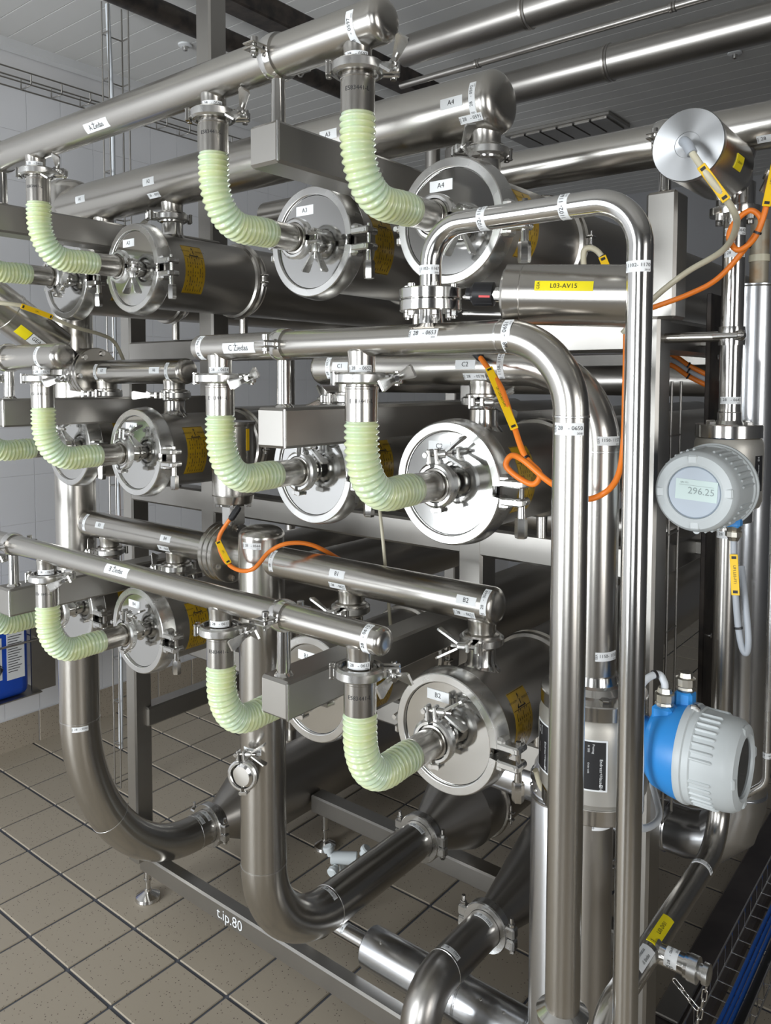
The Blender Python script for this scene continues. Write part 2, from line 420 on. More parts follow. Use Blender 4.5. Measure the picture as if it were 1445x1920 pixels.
# ================================================================== RACK FRAME
zA, zC_, zB = 2.197, 1.714, 1.235
FR = thing('rack_frame', 'welded square tube steel rack carrying all the pressure vessels', 'frame', (-1.5, 1.635, 0))
def bar(name, x0, x1, y0, y1, z0, z1, b=.006):
    return MB().bbox(((x0+x1)/2, (y0+y1)/2, (z0+z1)/2), (abs(x1-x0), abs(y1-y0), abs(z1-z0)), b).build(name, DULL, FR)
FY0, FY1 = 1.60, 1.67
bar('post', -2.466, -2.408, FY0, FY1, .168, 2.30)
bar('post', -2.034, -1.966, FY0+.0005, FY1-.0005, 1.01, ZC)
bar('post', -1.053, -.985, FY0+.0005, FY1-.0005, 1.01, 2.0)
bar('post', -.640, -.572, FY0, FY1, .0, 2.036)
bar('post', -.606, -.543, FY0, FY1, 2.03, 2.285)
for z in (2.036, 1.557, 1.072):
    bar('cross_beam', -2.452, -.600, FY0+.0015, FY1-.0015, z-.070, z)
    bar('cross_beam', -2.45, -.600, 3.603, 3.667, z-.070, z)
for x in (-2.425, -.606): bar('post', x-.035, x+.035, 3.60, 3.67, .0, 2.30)
for z1, yf in ((2.336, .932), (1.858, .945), (1.381, .949)):
    bar('bracket_arm', -1.0435, -.9735, yf, 1.63, z1-.070, z1, .005)
    bar('bracket_arm', -2.025, -1.955, yf-.006, 1.63, z1-.070, z1, .005)
bar('base_beam', -2.460, -.600, 1.640, 1.690, .112, .178)
bar('base_beam', -2.20, -.800, 2.27, 2.34, .150, .221)
for x in (-2.425,):
    bar('side_beam', x-.033, x+.033, 1.64, 3.62, .665, .735)
bar('side_beam', -.637, -.575, 1.64, 3.62, 1.965, 2.034)
bar('side_beam', -.637, -.575, 1.64, 3.62, 1.487, 1.555)
for x, y, zt_ in ((-2.44, 1.662, .114), (-1.2, 1.665, .114), (-2.15, 2.305, .152), (-.9, 2.305, .152)):
    ft = MB(); ft.lathe((x, y, 0), (0, 0, 1), [(0, .045), (.006, .046), (.016, .043), (.026, .026), (.033, .013), (.040, .012)], 36)
    ft.lathe((x, y, .040), (0, 0, 1), [(0, .010), (.032, .010), (.032, .0145), (.040, .0145), (.040, .013), (zt_-.040, .013)], 20)
    ft.build('levelling_foot', POL, FR)
tv, tf = textmesh('t.ip.80')
pm = MB().add([V((-1.957+x*.051, 1.640-.0012, .145+y*.051)) for x, y in tv], tf); pm.build('paint_mark', WHITE, FR)
tv = None
# weld beads along the arm ends
for z1, yf in ((2.336, .932), (1.858, .945), (1.381, .949)):
    for xc in (-1.0085, -1.990):
        y = yf if xc > -1.5 else yf-.006
        MB().tube([(xc+.034, y+.0015, z1-.068), (xc+.034, y+.0015, z1-.002)], .0022, 6).build('weld_seam', CAST, FR)

# ================================================================== PRESSURE VESSELS
def make_vessel(code):
    """local origin: centre of the end cover, body runs along +Y"""
    t = thing('pressure_vessel', '', 'pressure vessel', (0, 0, 0), 'pressure vessels in the rack')
    Yd = (0, 1, 0)
    MB().lathe((0, .02, 0), Yd, [(0, .098), (.004, .1), (.312, .1), (.316, .098)], 56).build('shell', SHELL, t)
    MB().lathe((0, .372, 0), Yd, [(0, .098), (.004, .1), (2.2, .1)], 56).build('shell', SHELL, t)
    c = MB()
    c.lathe((0, .330, 0), Yd, [(0, .1), (.003, .107), (.010, .110), (.014, .104), (.020, .104), (.024, .110), (.031, .107), (.042, .1)], 56, caps=False)
    c.build('coupling', STEEL, t)
    lug = MB()
    for k in (-1, 1): lug.bbox((.112, .352, k*.010), (.022, .020, .006), .002)
    lug.cyl((.116, .352, -.020), (.116, .352, .022), .0035, n=10); lug.hexnut((.116, .352, -.022), (0, 0, 1), .0065, .006)
    lug.build('coupling_bolt', POL, t)
    MB().lathe((0, .006, 0), (0, -1, 0), [(0, .099), (.006, .099), (.009, .0975), (.010, .096)], 64).build('end_cover', MIRROR, t)
    r = MB(); g = math.radians(5.5)
    prof = [(-.004, .0975), (-.0095, .0985), (-.010, .0995), (-.010, .1130), (-.0085, .1148), (.0, .1175), (.027, .1205), (.030, .1190), (.031, .103)]
    ref = (1, 0, -.06)
    r.lathe((0, 0, 0), Yd, prof, 72, g, 2*PI-g, ref); r.build('clamp_ring', CAST, t, ang=22)
    e = MB(); zz = -.007
    for k in (-1, 1):
        e.bbox((.134, .001, zz+k*.0165), (.046, .022, .0140), .003)
        e.bbox((.117, .006, zz+k*.021), (.020, .028, .022), .005)
        e.cyl((.146, -.011, zz+k*.0155), (.146, .0, zz+k*.0155), .0042, n=12)
        e.cyl((.150, .008, zz+k*.0155), (.150, .024, zz+k*.0155), .0075, n=14, b=.001)
    e.build('clamp_ear', CAST, t, ang=25)
    b = MB(); b.cyl((.149, .006, zz+.030), (.149, .006, zz-.045), .0050, n=14)
    b.lathe((.149, .006, zz-.022), (0, 0, -1), [(0, .0065), (.022, .0075), (.024, .0075)], 16)
    b.hexnut((.149, .006, zz-.044), (0, 0, -1), .0115, .036); b.build('clamp_bolt', POL, t)
    h = MB()
    for k in (-1, 1): h.bbox((-.1195, .004, -.012+k*.012), (.010, .022, .016), .003)
    h.cyl((-.1225, -.010, 0.0), (-.1225, .018, 0.0), .005, n=12); h.build('clamp_hinge', CAST, t)
    p = MB(); p.lathe((0, -.002, 0), (0, -1, 0), [(0, .027), (.0035, .0265), (.006, .0215), (.010, .0205), (.030, .0205), (.032, .0255), (.0375, .031), (.0415, .031), (.0415, .018)], 40)
    p.build('inlet_port', POL, t)
    n = MB(); n.lathe((0, .12, .088), (0, 0, 1), [(0, .046), (.006, .037), (.014, .0305), (.022, .0285), (.046, .0285), (.049, .034), (.0585, .036), (.0600, .036)], 36)
    n.build('outlet_nozzle', POL, t)
    s = MB(); s.cyl((0, .372, -.094), (0, .372, -.160), .0125, n=18); s.lathe((0, .372, -.098), (0, 0, 1), [(0, .013), (.006, .02)], 18)
    s.build('support_stub', STEEL, t)
    # warning foil on the flank of the shell
    surf = ('cyl', (0, 0, 0), (0, 1, 0), .1); a = math.radians(2)
    cc = (.1*math.cos(a), .118, .1*math.sin(a))
    tri = lambda cx, cy, s_: [(cx-s_, cy-s_*.8), (cx+s_, cy-s_*.8), (cx, cy+s_)]
    A_, B_, C_ = (.0345, -.0155), (.0345, .0155), (.0620, 0); a_, b_, c_ = (.0370, -.0110), (.0370, .0110), (.0560, 0)
    ex = [[A_, B_, b_, a_], [B_, C_, c_, b_], [C_, A_, a_, c_], [(.040, -.0012), (.050, -.0012), (.050, .0012), (.040, .0012)]]
    for k in range(7):
        v = -.024+.0078*k
        for q in range(4):
            u0 = -.060+q*.024; ex.append([(u0, v), (u0+.021-(.006 if (k+q) % 3 == 0 else 0), v), (u0+.021-(.006 if (k+q) % 3 == 0 else 0), v+.0016), (u0, v+.0016)])
    for y0 in (-.0312, .0302): ex.append([(-.066, y0), (.066, y0), (.066, y0+.0012), (-.066, y0+.0012)])
    for x0 in (-.0665, .032, .0655): ex.append([(x0, -.031), (x0+.0010, -.031), (x0+.0010, .031), (x0, .031)])
    sticker(t, surf, cc, (0, 0, 1), .135, .064, [('CAUTION', .0062, .049, -.0235, PI/2), ('ACHTUNG', .0056, .049, .0240, PI/2)], OCHRE, 'warning_foil', INK, ex)
    return t
def vessel_label(t, code, origin):
    sticker(t, ('flat', (0, -1, 0)), (-.020, -.0042, .068), (1, 0, 0), .050, .0200, [(code, .0135, 0, 0)])
VUSED = [False]; VP = make_vessel('')
COLS = {'1': -2.155, '2': -1.825, '3': -1.180, '4': -.830}
def vess(code, x, z, what):
    o = place(VP, VUSED, Matrix.Translation((x, 1.232, z)), 'steel pressure vessel whose end cover is marked %s, %s' % (code, what), 'pressure vessels in the rack')
    ORIG[o.name] = V((0, 0, 0)); vessel_todo.append((o, code)); return o
vessel_todo = []
vess('A1', -2.155, zA, 'top row beside the tall riser')
vess('A2', -1.825, zA, 'top row under the thick manifold')
vess('A3', -1.180, zA, 'top row beside the bracket arm')
vess('A4', -.830, zA, 'top row behind the bent thin pipe')
vess('A5', -2.155, zC_, 'middle row beside the tall riser')
vess('A6', -1.825, zC_, 'middle row under the short manifold')
vess('C1', -1.180, zC_, 'middle row below the bracket arm')
vess('C2', -.830, zC_, 'middle row under an orange cable')
vess('B3', -2.155, zB, 'lowest row beside the tall riser')
vess('B4', -1.825, zB, 'lowest row under the B header')
vess('B1', -1.180, zB, 'lowest row behind a bracket arm')
vess('B2', -.830, zB, 'lowest row under the domed manifold end')
for o, code in vessel_todo: vessel_label(o, code, None)

# ================================================================== SANITARY CLAMPS
def make_clamp():
    """axis +Z, ears towards +X, wing nut towards -Y"""
    t = thing('tri_clamp', '', 'pipe clamp', (0, 0, 0)); g = math.radians(9)
    prof = [(-.0085, .030), (-.0085, .0345), (-.0055, .0385), (.0055, .0385), (.0085, .0345), (.0085, .030)]
    for a0, a1 in ((g, PI-.12), (PI+.12, 2*PI-g)):
        MB().lathe((0, 0, 0), (0, 0, 1), prof, 26, a0, a1, (1, 0, 0)).build('band_half', CAST, t, ang=25)
    for k in (-1, 1):
        e = MB(); e.bbox((.0475, k*.0078, 0), (.026, .0072, .0165), .002); e.bbox((.0375, k*.0095, 0), (.010, .010, .0150), .003)
        e.build('ear', CAST, t, ang=25)
    h = MB()
    for k in (-1, 1): h.cyl((-.0415, k*.0065, -.0100), (-.0415, k*.0065, .0100), .0042, n=12)
    for k in (-1, 1): h.bbox((-.0415, 0, k*.0085), (.0085, .021, .0025), .001)
    h.build('hinge', POL, t)
    b = MB(); b.cyl((.0510, .016, 0), (.0510, -.038, 0), .0036, n=12); b.cyl((.0510, .0125, -.0105), (.0510, .0125, .0105), .0045, n=12); b.build('bolt', POL, t)
    w_ = MB(); w_.lathe((.0510, -.0120, 0), (0, -1, 0), [(0, .0068), (.002, .0075), (.014, .0068), (.016, .0052)], 16)
    for k in (-1, 1):
        d = V((k*math.sin(math.radians(30)), -math.cos(math.radians(30)), 0)); n_ = V((0, 0, 1)); s_ = n_.cross(d)
        poly = [(.0, -.0035), (.043, -.0098), (.047, -.0080), (.047, .0080), (.043, .0098), (.0, .0035)]
        w_.prism(poly, V((.0510, -.019, 0))+d*.003, d, n_, .0036)
    w_.build('wing_nut', CAST, t, ang=25)
    return t
CU = [False]; CP = make_clamp()
def clampat(p, ex, ny, label, group, s=1.0, spin=0.0):
    M = rot_from(ex, -V(ny)); M = Matrix.Translation(p) @ M @ Matrix.Scale(s*1.10, 4)
    o = place(CP, CU, M, label, group)
    for ch in o.children:      # the wing nut stands at its own angle on its bolt
        if ch.name.startswith('wing_nut'): ch.matrix_local = Matrix.Translation((.0510, 0, 0)) @ Matrix.Rotation(math.radians(spin), 4, 'Y') @ Matrix.Translation((-.0510, 0, 0))
    return o

# ================================================================== CORRUGATED HOSES
def make_hose():
    """origin: centre of the end cover; hangs from the header pipe at y=-.258"""
    t = thing('corrugated_hose', '', 'hose', (0, 0, 0), 'corrugated silicone hoses')
    yh = -.258; R = .092
    c = [(0, yh, .128), (0, yh, 0), (0, -.112, 0)]
    path = fillet(c, R, 40); L = [0]
    for i in range(1, len(path)): L.append(L[-1]+(path[i]-path[i-1]).length)
    N = 24*9; pts = []; rad = []
    for k in range(N+1):
        s_ = L[-1]*k/N; i = 0
        while i < len(L)-2 and L[i+1] < s_: i += 1
        q = (s_-L[i])/max(1e-9, L[i+1]-L[i]); p = path[i].lerp(path[i+1], q)
        arc = max(0, min(1, (s_-.03)/.17)); p = p+V((0, -.35, -1)).normalized()*(.0085*math.sin(PI*arc)**2)
        pts.append(p); f = s_/L[-1]
        ridge = .5+.5*math.cos(2*PI*f*24)
        rad.append(.0246+.0044*(ridge**.7) if .012 < f < .955 else .0265)
    MB().tube(pts, rad, 36).build('corrugated_tube', HOSE, t, ang=75)
    for o_, d in (((0, yh, .125), (0, 0, 1)), ((0, -.114, 0), (0, 1, 0))):
        q = MB(); q.lathe(o_, d, [(0, .0255), (.0006, .0272), (.0520, .0272), (.0530, .0279), (.0562, .0279), (.0572, .0250), (.0600, .0250), (.0615, .031), (.0655, .031), (.0655, .02)], 40)
        q.build('cuff', STEEL, t)
    b = MB(); tv_, tf_ = textmesh('E583441-L')
    b.add([surf_map(('cyl', (0, yh, 0), (0, 0, 1), .0272), (.0272*.62, yh-.0272*.78, .158), (.78, .62, 0), .0003)(x*.0095, y*.0095) for x, y in tv_], tf_)
    b.build('stamp', INK, t)
    return t
HU = [False]; HP = make_hose()
def hose(code, x, z, what, dy=0.0):
    return place(HP, HU, Matrix.Translation((x, 1.232+dy, z)), 'pale green corrugated hose feeding cover %s, %s' % (code, what), 'corrugated silicone hoses')
EAR = V((.78, .62, 0)); NUT = V((.62, -.78, .0))
HG, PG, MG = 'clamps under the header pipes', 'clamps on the vessel inlets', 'clamps under the manifolds'
for code, x, z, dy, what in (('A1', -2.155, zA, 0, 'top row beside the tiled wall'), ('A2', -1.825, zA, 0, 'top row, second hose from the tiled wall'), ('A3', -1.180, zA, -.006, 'top row beside the bracket arm'), ('A4', -.830, zA, -.006, 'top row under the capped header end'),
                       ('A5', -2.155, zC_, 0, 'middle row beside the tiled wall'), ('A6', -1.825, zC_, 0, 'middle row under the short domed header'), ('C1', -1.180, zC_, .004, 'middle row before the upright actuator'), ('C2', -.830, zC_, .004, 'middle row under the bent C header'),
                       ('B3', -2.155, zB, 0, 'lowest row above the blue canister'), ('B4', -1.825, zB, 0, 'lowest row before the tall riser'), ('B1', -1.180, zB, 0, 'lowest row behind the bracket arm end'), ('B2', -.830, zB, 0, 'lowest row under the domed header end')):
    hose(code, x, z, what, dy)
    yh = 1.232+dy-.258
    clampat((x, yh, z+.1945), EAR+V((0, 0, 0)), NUT, 'wing nut clamp joining the header stub to the hose of %s' % code, HG, 1.0, -60 if z == zA else -25)
    p = (x, 1.232+dy-.0445, z)
    lb = 'wing nut clamp holding the hose cuff on the port of cover %s' % code
    if code in ('A2', 'A3', 'A4'): clampat(p, (1, 0, -.05), (.05, 0, -1), lb, PG)
    elif code == 'A1': clampat(p, (.6, 0, -.8), (.55, 0, .45), lb, PG)
    elif code == 'C2': clampat(p, (-.12, 0, 1), (1, 0, .12), lb, PG)
    elif code in ('B2', 'B1'): clampat(p, (-.1, 0, 1), (1, .1, -.1), lb, PG)
    else: clampat(p, (.1, 0, 1), (1, 0, -.1), lb, PG)
    pm_ = (x, 1.352, z+.1505); lb = 'wing nut clamp joining the manifold to the nozzle of vessel %s' % code
    if code in ('A4',): clampat(pm_, (-.55, -.83, 0), (.83, -.55, 0), lb, MG, 1.05, 80)
    elif code == 'C2': clampat(pm_, (.35, -.93, 0), (.93, .35, 0), lb, MG, 1.05, 60)
    elif code in ('B2', 'B1', 'A6', 'A5'): clampat(pm_, (.25, -.97, 0), (-.97, -.25, 0), lb, MG, 1.05, 80 if code[0] == 'B' else 0)
    else: clampat(pm_, (-.4, -.91, 0), (-.91, .4, 0), lb, MG, 1.05, 60)

# ================================================================== HEADER PIPES
CAMP = V((0, 0, 1.904))
def face(o, a):
    """unit vector from a point on an axis towards the viewer's side, square to the axis"""
    d = CAMP-V(o); a = V(a).normalized(); d = d-a*d.dot(a); return d.normalized()
def xlabel(parent, x, y, z, r, txt, w_=.05, h=.018, tilt=0.0, size=.011):
    n = face((x, y, z), (1, 0, 0)); n = Matrix.Rotation(tilt, 3, 'X') @ n
    return sticker(parent, ('cyl', (x, y, z), (1, 0, 0), r), V((x, y, z))+n*r, (1, 0, 0), w_, h, [(txt, size, 0, 0)])
def ringlabel(parent, x, y, z, r, num, lead='28', L=.072, h=.014, tilt=0.0, axis=(1, 0, 0)):
    n = face((x, y, z), axis); n = Matrix.Rotation(tilt, 3, V(axis)) @ n
    c = V((x, y, z))+n*r; eu = V(axis).cross(n)
    if eu.z < 0: eu = -eu
    return numlabel(parent, ('cyl', (x, y, z), axis, r), c, eu, num, L, h, lead)
def vlabel(parent, x, y, z, r, num, lead='28', L=.05, h=.015, turn=0.0):
    n = face((x, y, z), (0, 0, 1)); n = Matrix.Rotation(turn, 3, 'Z') @ n
    return numlabel(parent, ('cyl', (x, y, z), (0, 0, 1), r), V((x, y, z))+n*r, V((0, 0, 1)).cross(n), num, L, h, lead)
def dome(mb, o, d, r, n=40, k=.55):
    prof = [(0, r)]+[(r*k*math.sin(a), r*max(0, math.cos(a))**.55) for a in [PI/2*i/12 for i in range(1, 13)]]
    mb.lathe(o, d, prof, n)
def drop(parent, x, y, z_top, z_bot, r, num, R):
    mb = MB(); H = z_top-z_bot
    mb.lathe((x, y, z_bot), (0, 0, 1), [(0, .02), (0, .031), (.004, .031), (.006, r), (H-.008, r), (H-.002, r+.0008), (H+.004, r+.0012), (H+R*.5, r-.004)], 36)
    o = mb.build('tee_stub', STEEL, parent)
    if num: vlabel(parent, x, y, z_bot+.0145, r, num, L=.040, h=.012, turn=-.15)
    return o
def header(nm, label, x0, x1, y, z, r, drops, capR=True, mat_=STEEL):
    t = thing('header_pipe', label, 'pipe', (x1, y, z), 'header pipes in front of the vessels')
    mb = MB(); mb.lathe((x0, y, z), (1, 0, 0), [(0, r), (x1-x0-r*.5, r)], 48, caps=False)
    dome(mb, (x1-r*.5, y, z), (1, 0, 0), r, 48); mb.build('pipe', mat_, t)
    for x, num, zb in drops: drop(t, x, y, z-r*.82, zb, .0222, num, r)
    return t
yA, yC, yB_ = .968, .978, .974
CL = .1945+.0005
t = header('A', 'thick steel header pipe labelled A Žiedas with a domed end', -3.2, -.767, yA, 2.454, .0345,
           [(-2.155, None, zA+CL), (-1.825, '0601', zA+CL), (-1.180, '0598', zA+CL), (-.830, '0597', zA+CL)])
xlabel(t, -1.522, yA, 2.454, .0345, 'A Žiedas', .085, .020, 0.12, .0145); ringlabel(t, -.818, yA, 2.454, .0345, '0597', tilt=.15)
t = header('B', 'slim steel header pipe labelled B Žiedas with a domed end', -3.2, -.775, yB_, 1.488, .0240,
           [(-2.155, None, zB+CL), (-1.825, '0614', zB+CL), (-1.180, '0612', zB+CL), (-.830, '0613', zB+CL)])
xlabel(t, -1.496, yB_, 1.488, .0240, 'B Žiedas', .085, .020, -.05, .0145); ringlabel(t, -.803, yB_, 1.488, .0240, '0615', L=.055, tilt=.1)
t = header('D', 'short steel header pipe ending in a dome above the hose of A6', -3.2, -1.724, .974, 1.960, .0310,
           [(-2.155, None, zC_+CL), (-1.825, '0575', zC_+CL)])
ringlabel(t, -1.800, .974, 1.960, .0310, '0576', L=.055)
# header C: runs along the front, turns down in front of the flow meter
t = thing('header_pipe', 'steel header pipe labelled C Žiedas bending down into a tall riser', 'pipe', (-.465, yC, .05), 'header pipes in front of the vessels')
zc = 1.967; rc = .0240
mb = MB(); mb.tube(fillet([(-1.235, yC, zc), (-.465, yC, zc), (-.465, yC, .0)], .105, 20), rc, 48)
dome(mb, (-1.235, yC, zc), (-1, 0, 0), rc, 48, .4); mb.build('pipe', STEEL, t)
for x, num in ((-1.180, '0654'), (-.830, '0652')): drop(t, x, yC, zc-rc*.8, zC_+CL, .0222, num, rc)
MB().lathe((-.465, yC, 1.856), (0, 0, 1), [(0, rc), (.0005, rc+.0007), (.003, rc+.0007), (.0035, rc)], 48, caps=False).build('weld_seam', CAST, t)
MB().lathe((-.574, yC, zc), (1, 0, 0), [(0, rc), (.0005, rc+.0006), (.003, rc+.0006), (.0035, rc)], 48, caps=False).build('weld_seam', CAST, t)
b = MB(); b.lathe((-.465, yC, 1.020), (0, 0, 1), [(0, rc), (0, .034), (.012, .036), (.016, .030), (.020, rc)], 40); b.build('union_ring', POL, t)
xlabel(t, -1.101, yC, zc, rc, 'C Žiedas', .085, .0185, .1, .0145)
n = face((-.692, yC, zc), (1, 0, 0)); n = Matrix.Rotation(-.35, 3, 'X') @ n
numlabel(t, ('cyl', (-.692, yC, zc), (1, 0, 0), rc), V((-.692, yC, zc))+n*rc, (1, 0, 0), '0653', .052, .015)
ringlabel(t, -.553, yC, zc, rc, '0651', L=.055); ringlabel(t, -1.215, yC, zc, rc, '0655', L=.055)
vlabel(t, -.465, yC, 1.842, rc, '0650', L=.041, h=.016, turn=-.15)

# thin pipe 1102 branching off header C through a flanged valve
t = thing('branch_pipe', 'thin steel pipe arching over to a tall drop labelled 1170', 'pipe', (-.376, yC, 0))
MB().tube(fillet([(-.695, yC, 2.045), (-.695, yC, 2.134), (-.376, yC, 2.134), (-.376, yC, .0)], [.056, .062], 16), .0163, 40).build('pipe', POL, t)
for x in (-.600,): ringlabel(t, x, yC, 2.134, .0163, '1168', '1102', L=.046, h=.013)
ringlabel(t, -.475, yC, 2.134, .0163, '1169', '1102', L=.046, h=.013)
vlabel(t, -.695, yC, 2.069, .0163, '1167', '1102', L=.034, h=.014, turn=-.22); vlabel(t, -.376, yC, 2.046, .0163, '1170', '1102', L=.034, h=.014, turn=-.22)
t = thing('flange_valve', 'flanged butterfly valve standing on top of header C', 'valve', (-.695, yC, 1.99))
for z0, z1 in ((2.008, 2.0245), (2.0255, 2.042)): MB().cyl((-.695, yC, z0), (-.695, yC, z1), .0465, n=48, b=.0015).build('flange', POL, t)
MB().lathe((-.695, yC, 1.984), (0, 0, 1), [(0, .026), (.006, .0195), (.024, .018)], 32).build('neck', POL, t)
for k in range(6):
    a = 2*PI*(k+.25)/6; p = V((-.695+.037*math.cos(a), yC+.037*math.sin(a), 0))
    bb = MB(); bb.cyl(p+V((0, 0, 1.997)), p+V((0, 0, 2.044)), .0032, n=10); bb.cyl(p+V((0, 0, 2.042)), p+V((0, 0, 2.0485)), .0055, n=16, b=.001); bb.hexnut(p+V((0, 0, 2.000)), (0, 0, 1), .0060, .0085)
    bb.build('bolt', POL, t)
# valve actuator L03-AV15
P0, P1 = V((-.583, 1.004, 2.0285)), V((-.405, 1.064, 2.0195)); ax = (P1-P0).normalized(); n = (CAMP-P0); n = (n-ax*n.dot(ax)).normalized()
t = thing('valve_actuator', 'horizontal steel actuator cylinder with yellow tag L03-AV15', 'actuator', tuple(P0))
L = (P1-P0).length; R = .0425
MB().lathe(P0, ax, [(0, .020), (0, R-.006), (.003, R-.004), (.004, R), (.026, R), (.027, R-.0006), (.028, R), (L-.004, R), (L, R-.004)], 56).build('cylinder', STEEL, t)
MB().lathe(P0-ax*.003, ax, [(0, .016), (.0, .027), (.006, .027)], 36).build('end_plate', CAST, t)
s_ = MB(); s_.cyl(P0-ax*.016, P0, .0105, n=20); s_.cyl(P0-ax*.009+n*.010, P0-ax*.009+n*.018, .006, n=6); s_.build('stem', POL, t)
MB().lathe(P0-ax*.056, ax, [(0, .0095), (.006, .010), (.012, .0175), (.040, .0175), (.042, .013)], 24).build('coupling_sleeve', BLACK, t)
MB().box(P0-ax*.026+n*.0172+V((0, 0, -.003)), (.016, .002, .003), (ax, n, ax.cross(n))).build('position_mark', RED, t)
y_ = MB(); 
for k in (-1, 1): y_.bbox(P0-ax*.030+V((0, 0, -.0165))+n.cross(ax)*(k*.012), (.062, .006, .018), .002, (ax, n.cross(ax), n))
y_.build('yoke', CAST, t)
nn = (n+V((0, 0, .30))); nn = (nn-ax*nn.dot(ax)).normalized()
sticker(t, ('cyl', P0, ax, R), P0+ax*.088+nn*R, ax, .078, .0135, [('L03-AV15', .0090, 0, -.0003), ('GEA', .0055, -.034, 0, PI/2)], YELLOW)

# ================================================================== PIPE SUPPORTS ON THE BRACKET ARMS
def support(x, y, zarm, zp, r, label):
    t = thing('pipe_support', label, 'pipe clip', (x, y, zarm), 'pipe clips on the bracket arms')
    MB().lathe((x, y, zarm-.001), (0, 0, 1), [(0, .018), (.003, .0165), (.007, .0125), (zp-r-zarm-.002, .0118), (zp-r-zarm, .009)], 24).build('stub_post', POL, t)
    MB().lathe((x-.013, y, zp), (1, 0, 0), [(0, r), (0, r+.0035), (.004, r+.0045), (.012, r+.0055), (.014, r+.0055), (.022, r+.0045), (.026, r+.0035), (.026, r)], 44, caps=False).build('band', POL, t)
    for s_, nm in ((-1, 0), (1, 0)):
        yy = y+s_*(r+.017)
        for k in (-1, 1): MB().bbox((x, yy, zp+k*.0042), (.026, .034, .0032), .0012).build('ear', POL, t)
        b = MB(); b.cyl((x, yy+s_*.002, zp-.016), (x, yy+s_*.002, zp+.014), .0038, n=12); b.cyl((x, yy+s_*.002, zp+.006), (x, yy+s_*.002, zp+.017), .0065, n=16, b=.001); b.hexnut((x, yy+s_*.002, zp-.013), (0, 0, 1), .0068, .007)
        b.build('bolt', POL, t)
support(-1.0085, yA, 2.336, 2.454, .0345, 'bolted pipe clip holding header A on its bracket arm')
support(-1.0085, yC, 1.858, 1.967, .0240, 'bolted pipe clip holding header C on its bracket arm')
support(-1.0085, yB_, 1.381, 1.488, .0240, 'bolted pipe clip holding header B on the arm beside hose B1')
support(-1.990, yB_, 1.381, 1.488, .0240, 'bolted pipe clip holding header B on the arm near the tiled wall')
support(-1.990, .974, 1.858, 1.960, .0310, 'bolted pipe clip holding the short domed header on its arm')
support(-1.990, yA, 2.336, 2.454, .0345, 'bolted pipe clip holding header A on the arm near the tiled wall')

# ================================================================== MANIFOLDS
YM = 1.352
def mtee(parent, x, z0, z1, r=.0285):
    H = z1-z0
    MB().lathe((x, YM, z0), (0, 0, 1), [(0, .025), (0, .036), (.0045, .036), (.007, r), (max(.009, H-.010), r), (max(.010, H-.004), r+.0012), (H+.004, r+.0022), (H+.016, r-.002)], 40).build('tee_stub', STEEL, parent)
def manifold(label, x0, x1, z, r, tees, d0=False, d1=True):
    t = thing('manifold_pipe', label, 'pipe', (x1, YM, z), 'manifold pipes over the vessels')
    mb = MB(); mb.lathe((x0, YM, z), (1, 0, 0), [(0, r), (x1-x0, r)], 56, caps=False)
    if d1: dome(mb, (x1, YM, z), (1, 0, 0), r, 56, .45)
    if d0: dome(mb, (x0, YM, z), (-1, 0, 0), r, 56, .45)
    mb.build('pipe', STEEL, t)
    for x, zv in tees: mtee(t, x, zv+.1595, z-r*.86)
    return t
zMA, rMA = 2.440, .0605
t = manifold('thickest steel manifold pipe with labels A1 to A4 along the top row', -2.345, -.812, zMA, rMA, [(-2.155, zA), (-1.825, zA), (-1.180, zA), (-.830, zA)])
for x, s_ in ((-2.183, 'A1'), (-1.846, 'A2'), (-1.192, 'A3'), (-.872, 'A4')): xlabel(t, x, YM, zMA, rMA, s_, .050, .0200, -.33, .0135)
ringlabel(t, -.826, YM, zMA, rMA, '0592', L=.060, h=.014, tilt=-.33)
def mnum(t, x, z, r, num, tilt=.55, w_=.05):
    n = face((x, YM, z), (1, 0, 0)); n = Matrix.Rotation(tilt, 3, 'X') @ n
    numlabel(t, ('cyl', (x, YM, z), (1, 0, 0), r), V((x, YM, z))+n*r, (1, 0, 0), num, w_, .015)
mnum(t, -.835, zMA, rMA, '0591', .28); mnum(t, -1.84, zMA, rMA, '0593', .30)
zMB, rMB = 1.4575, .0385
t = manifold('steel manifold pipe labelled B1 and B2 running from the riser to a dome', -1.470, -.806, zMB, rMB, [(-1.180, zB), (-.830, zB)])
for x, s_ in ((-1.190, 'B1'), (-.845, 'B2')): xlabel(t, x, YM, zMB, rMB, s_, .046, .0175, .0, .013)
ringlabel(t, -.805, YM, zMB, rMB, '0569', L=.055, tilt=-.15); ringlabel(t, -1.405, YM, zMB, rMB, '0568', L=.055)
mnum(t, -.850, zMB, rMB, '0621', .75); mnum(t, -1.19, zMB, rMB, '0622', .75)
t = manifold('steel manifold pipe labelled B3 and B4 running to the flanged valve', -2.262, -1.630, zMB, rMB+.001, [(-2.155, zB), (-1.825, zB)], True, False)
for x, s_ in ((-2.148, 'B3'), (-1.824, 'B4')): xlabel(t, x, YM, zMB, rMB+.001, s_, .046, .0175, .0, .013)
ringlabel(t, -2.235, YM, zMB, rMB+.001, '0565', L=.055); ringlabel(t, -1.655, YM, zMB, rMB+.001, '0567', L=.055); mnum(t, -1.835, zMB, rMB+.001, '0624', .75)
zMD, rMD = 1.930, .0355
t = manifold('short steel manifold pipe over A6 with a domed end and flange', -2.212, -1.775, zMD, rMD, [(-2.155, zC_), (-1.825, zC_)])
for x, s_ in ((-2.125, 'A7'), (-1.868, 'A6')): xlabel(t, x, YM, zMD, rMD, s_, .046, .0175, -.1, .012)
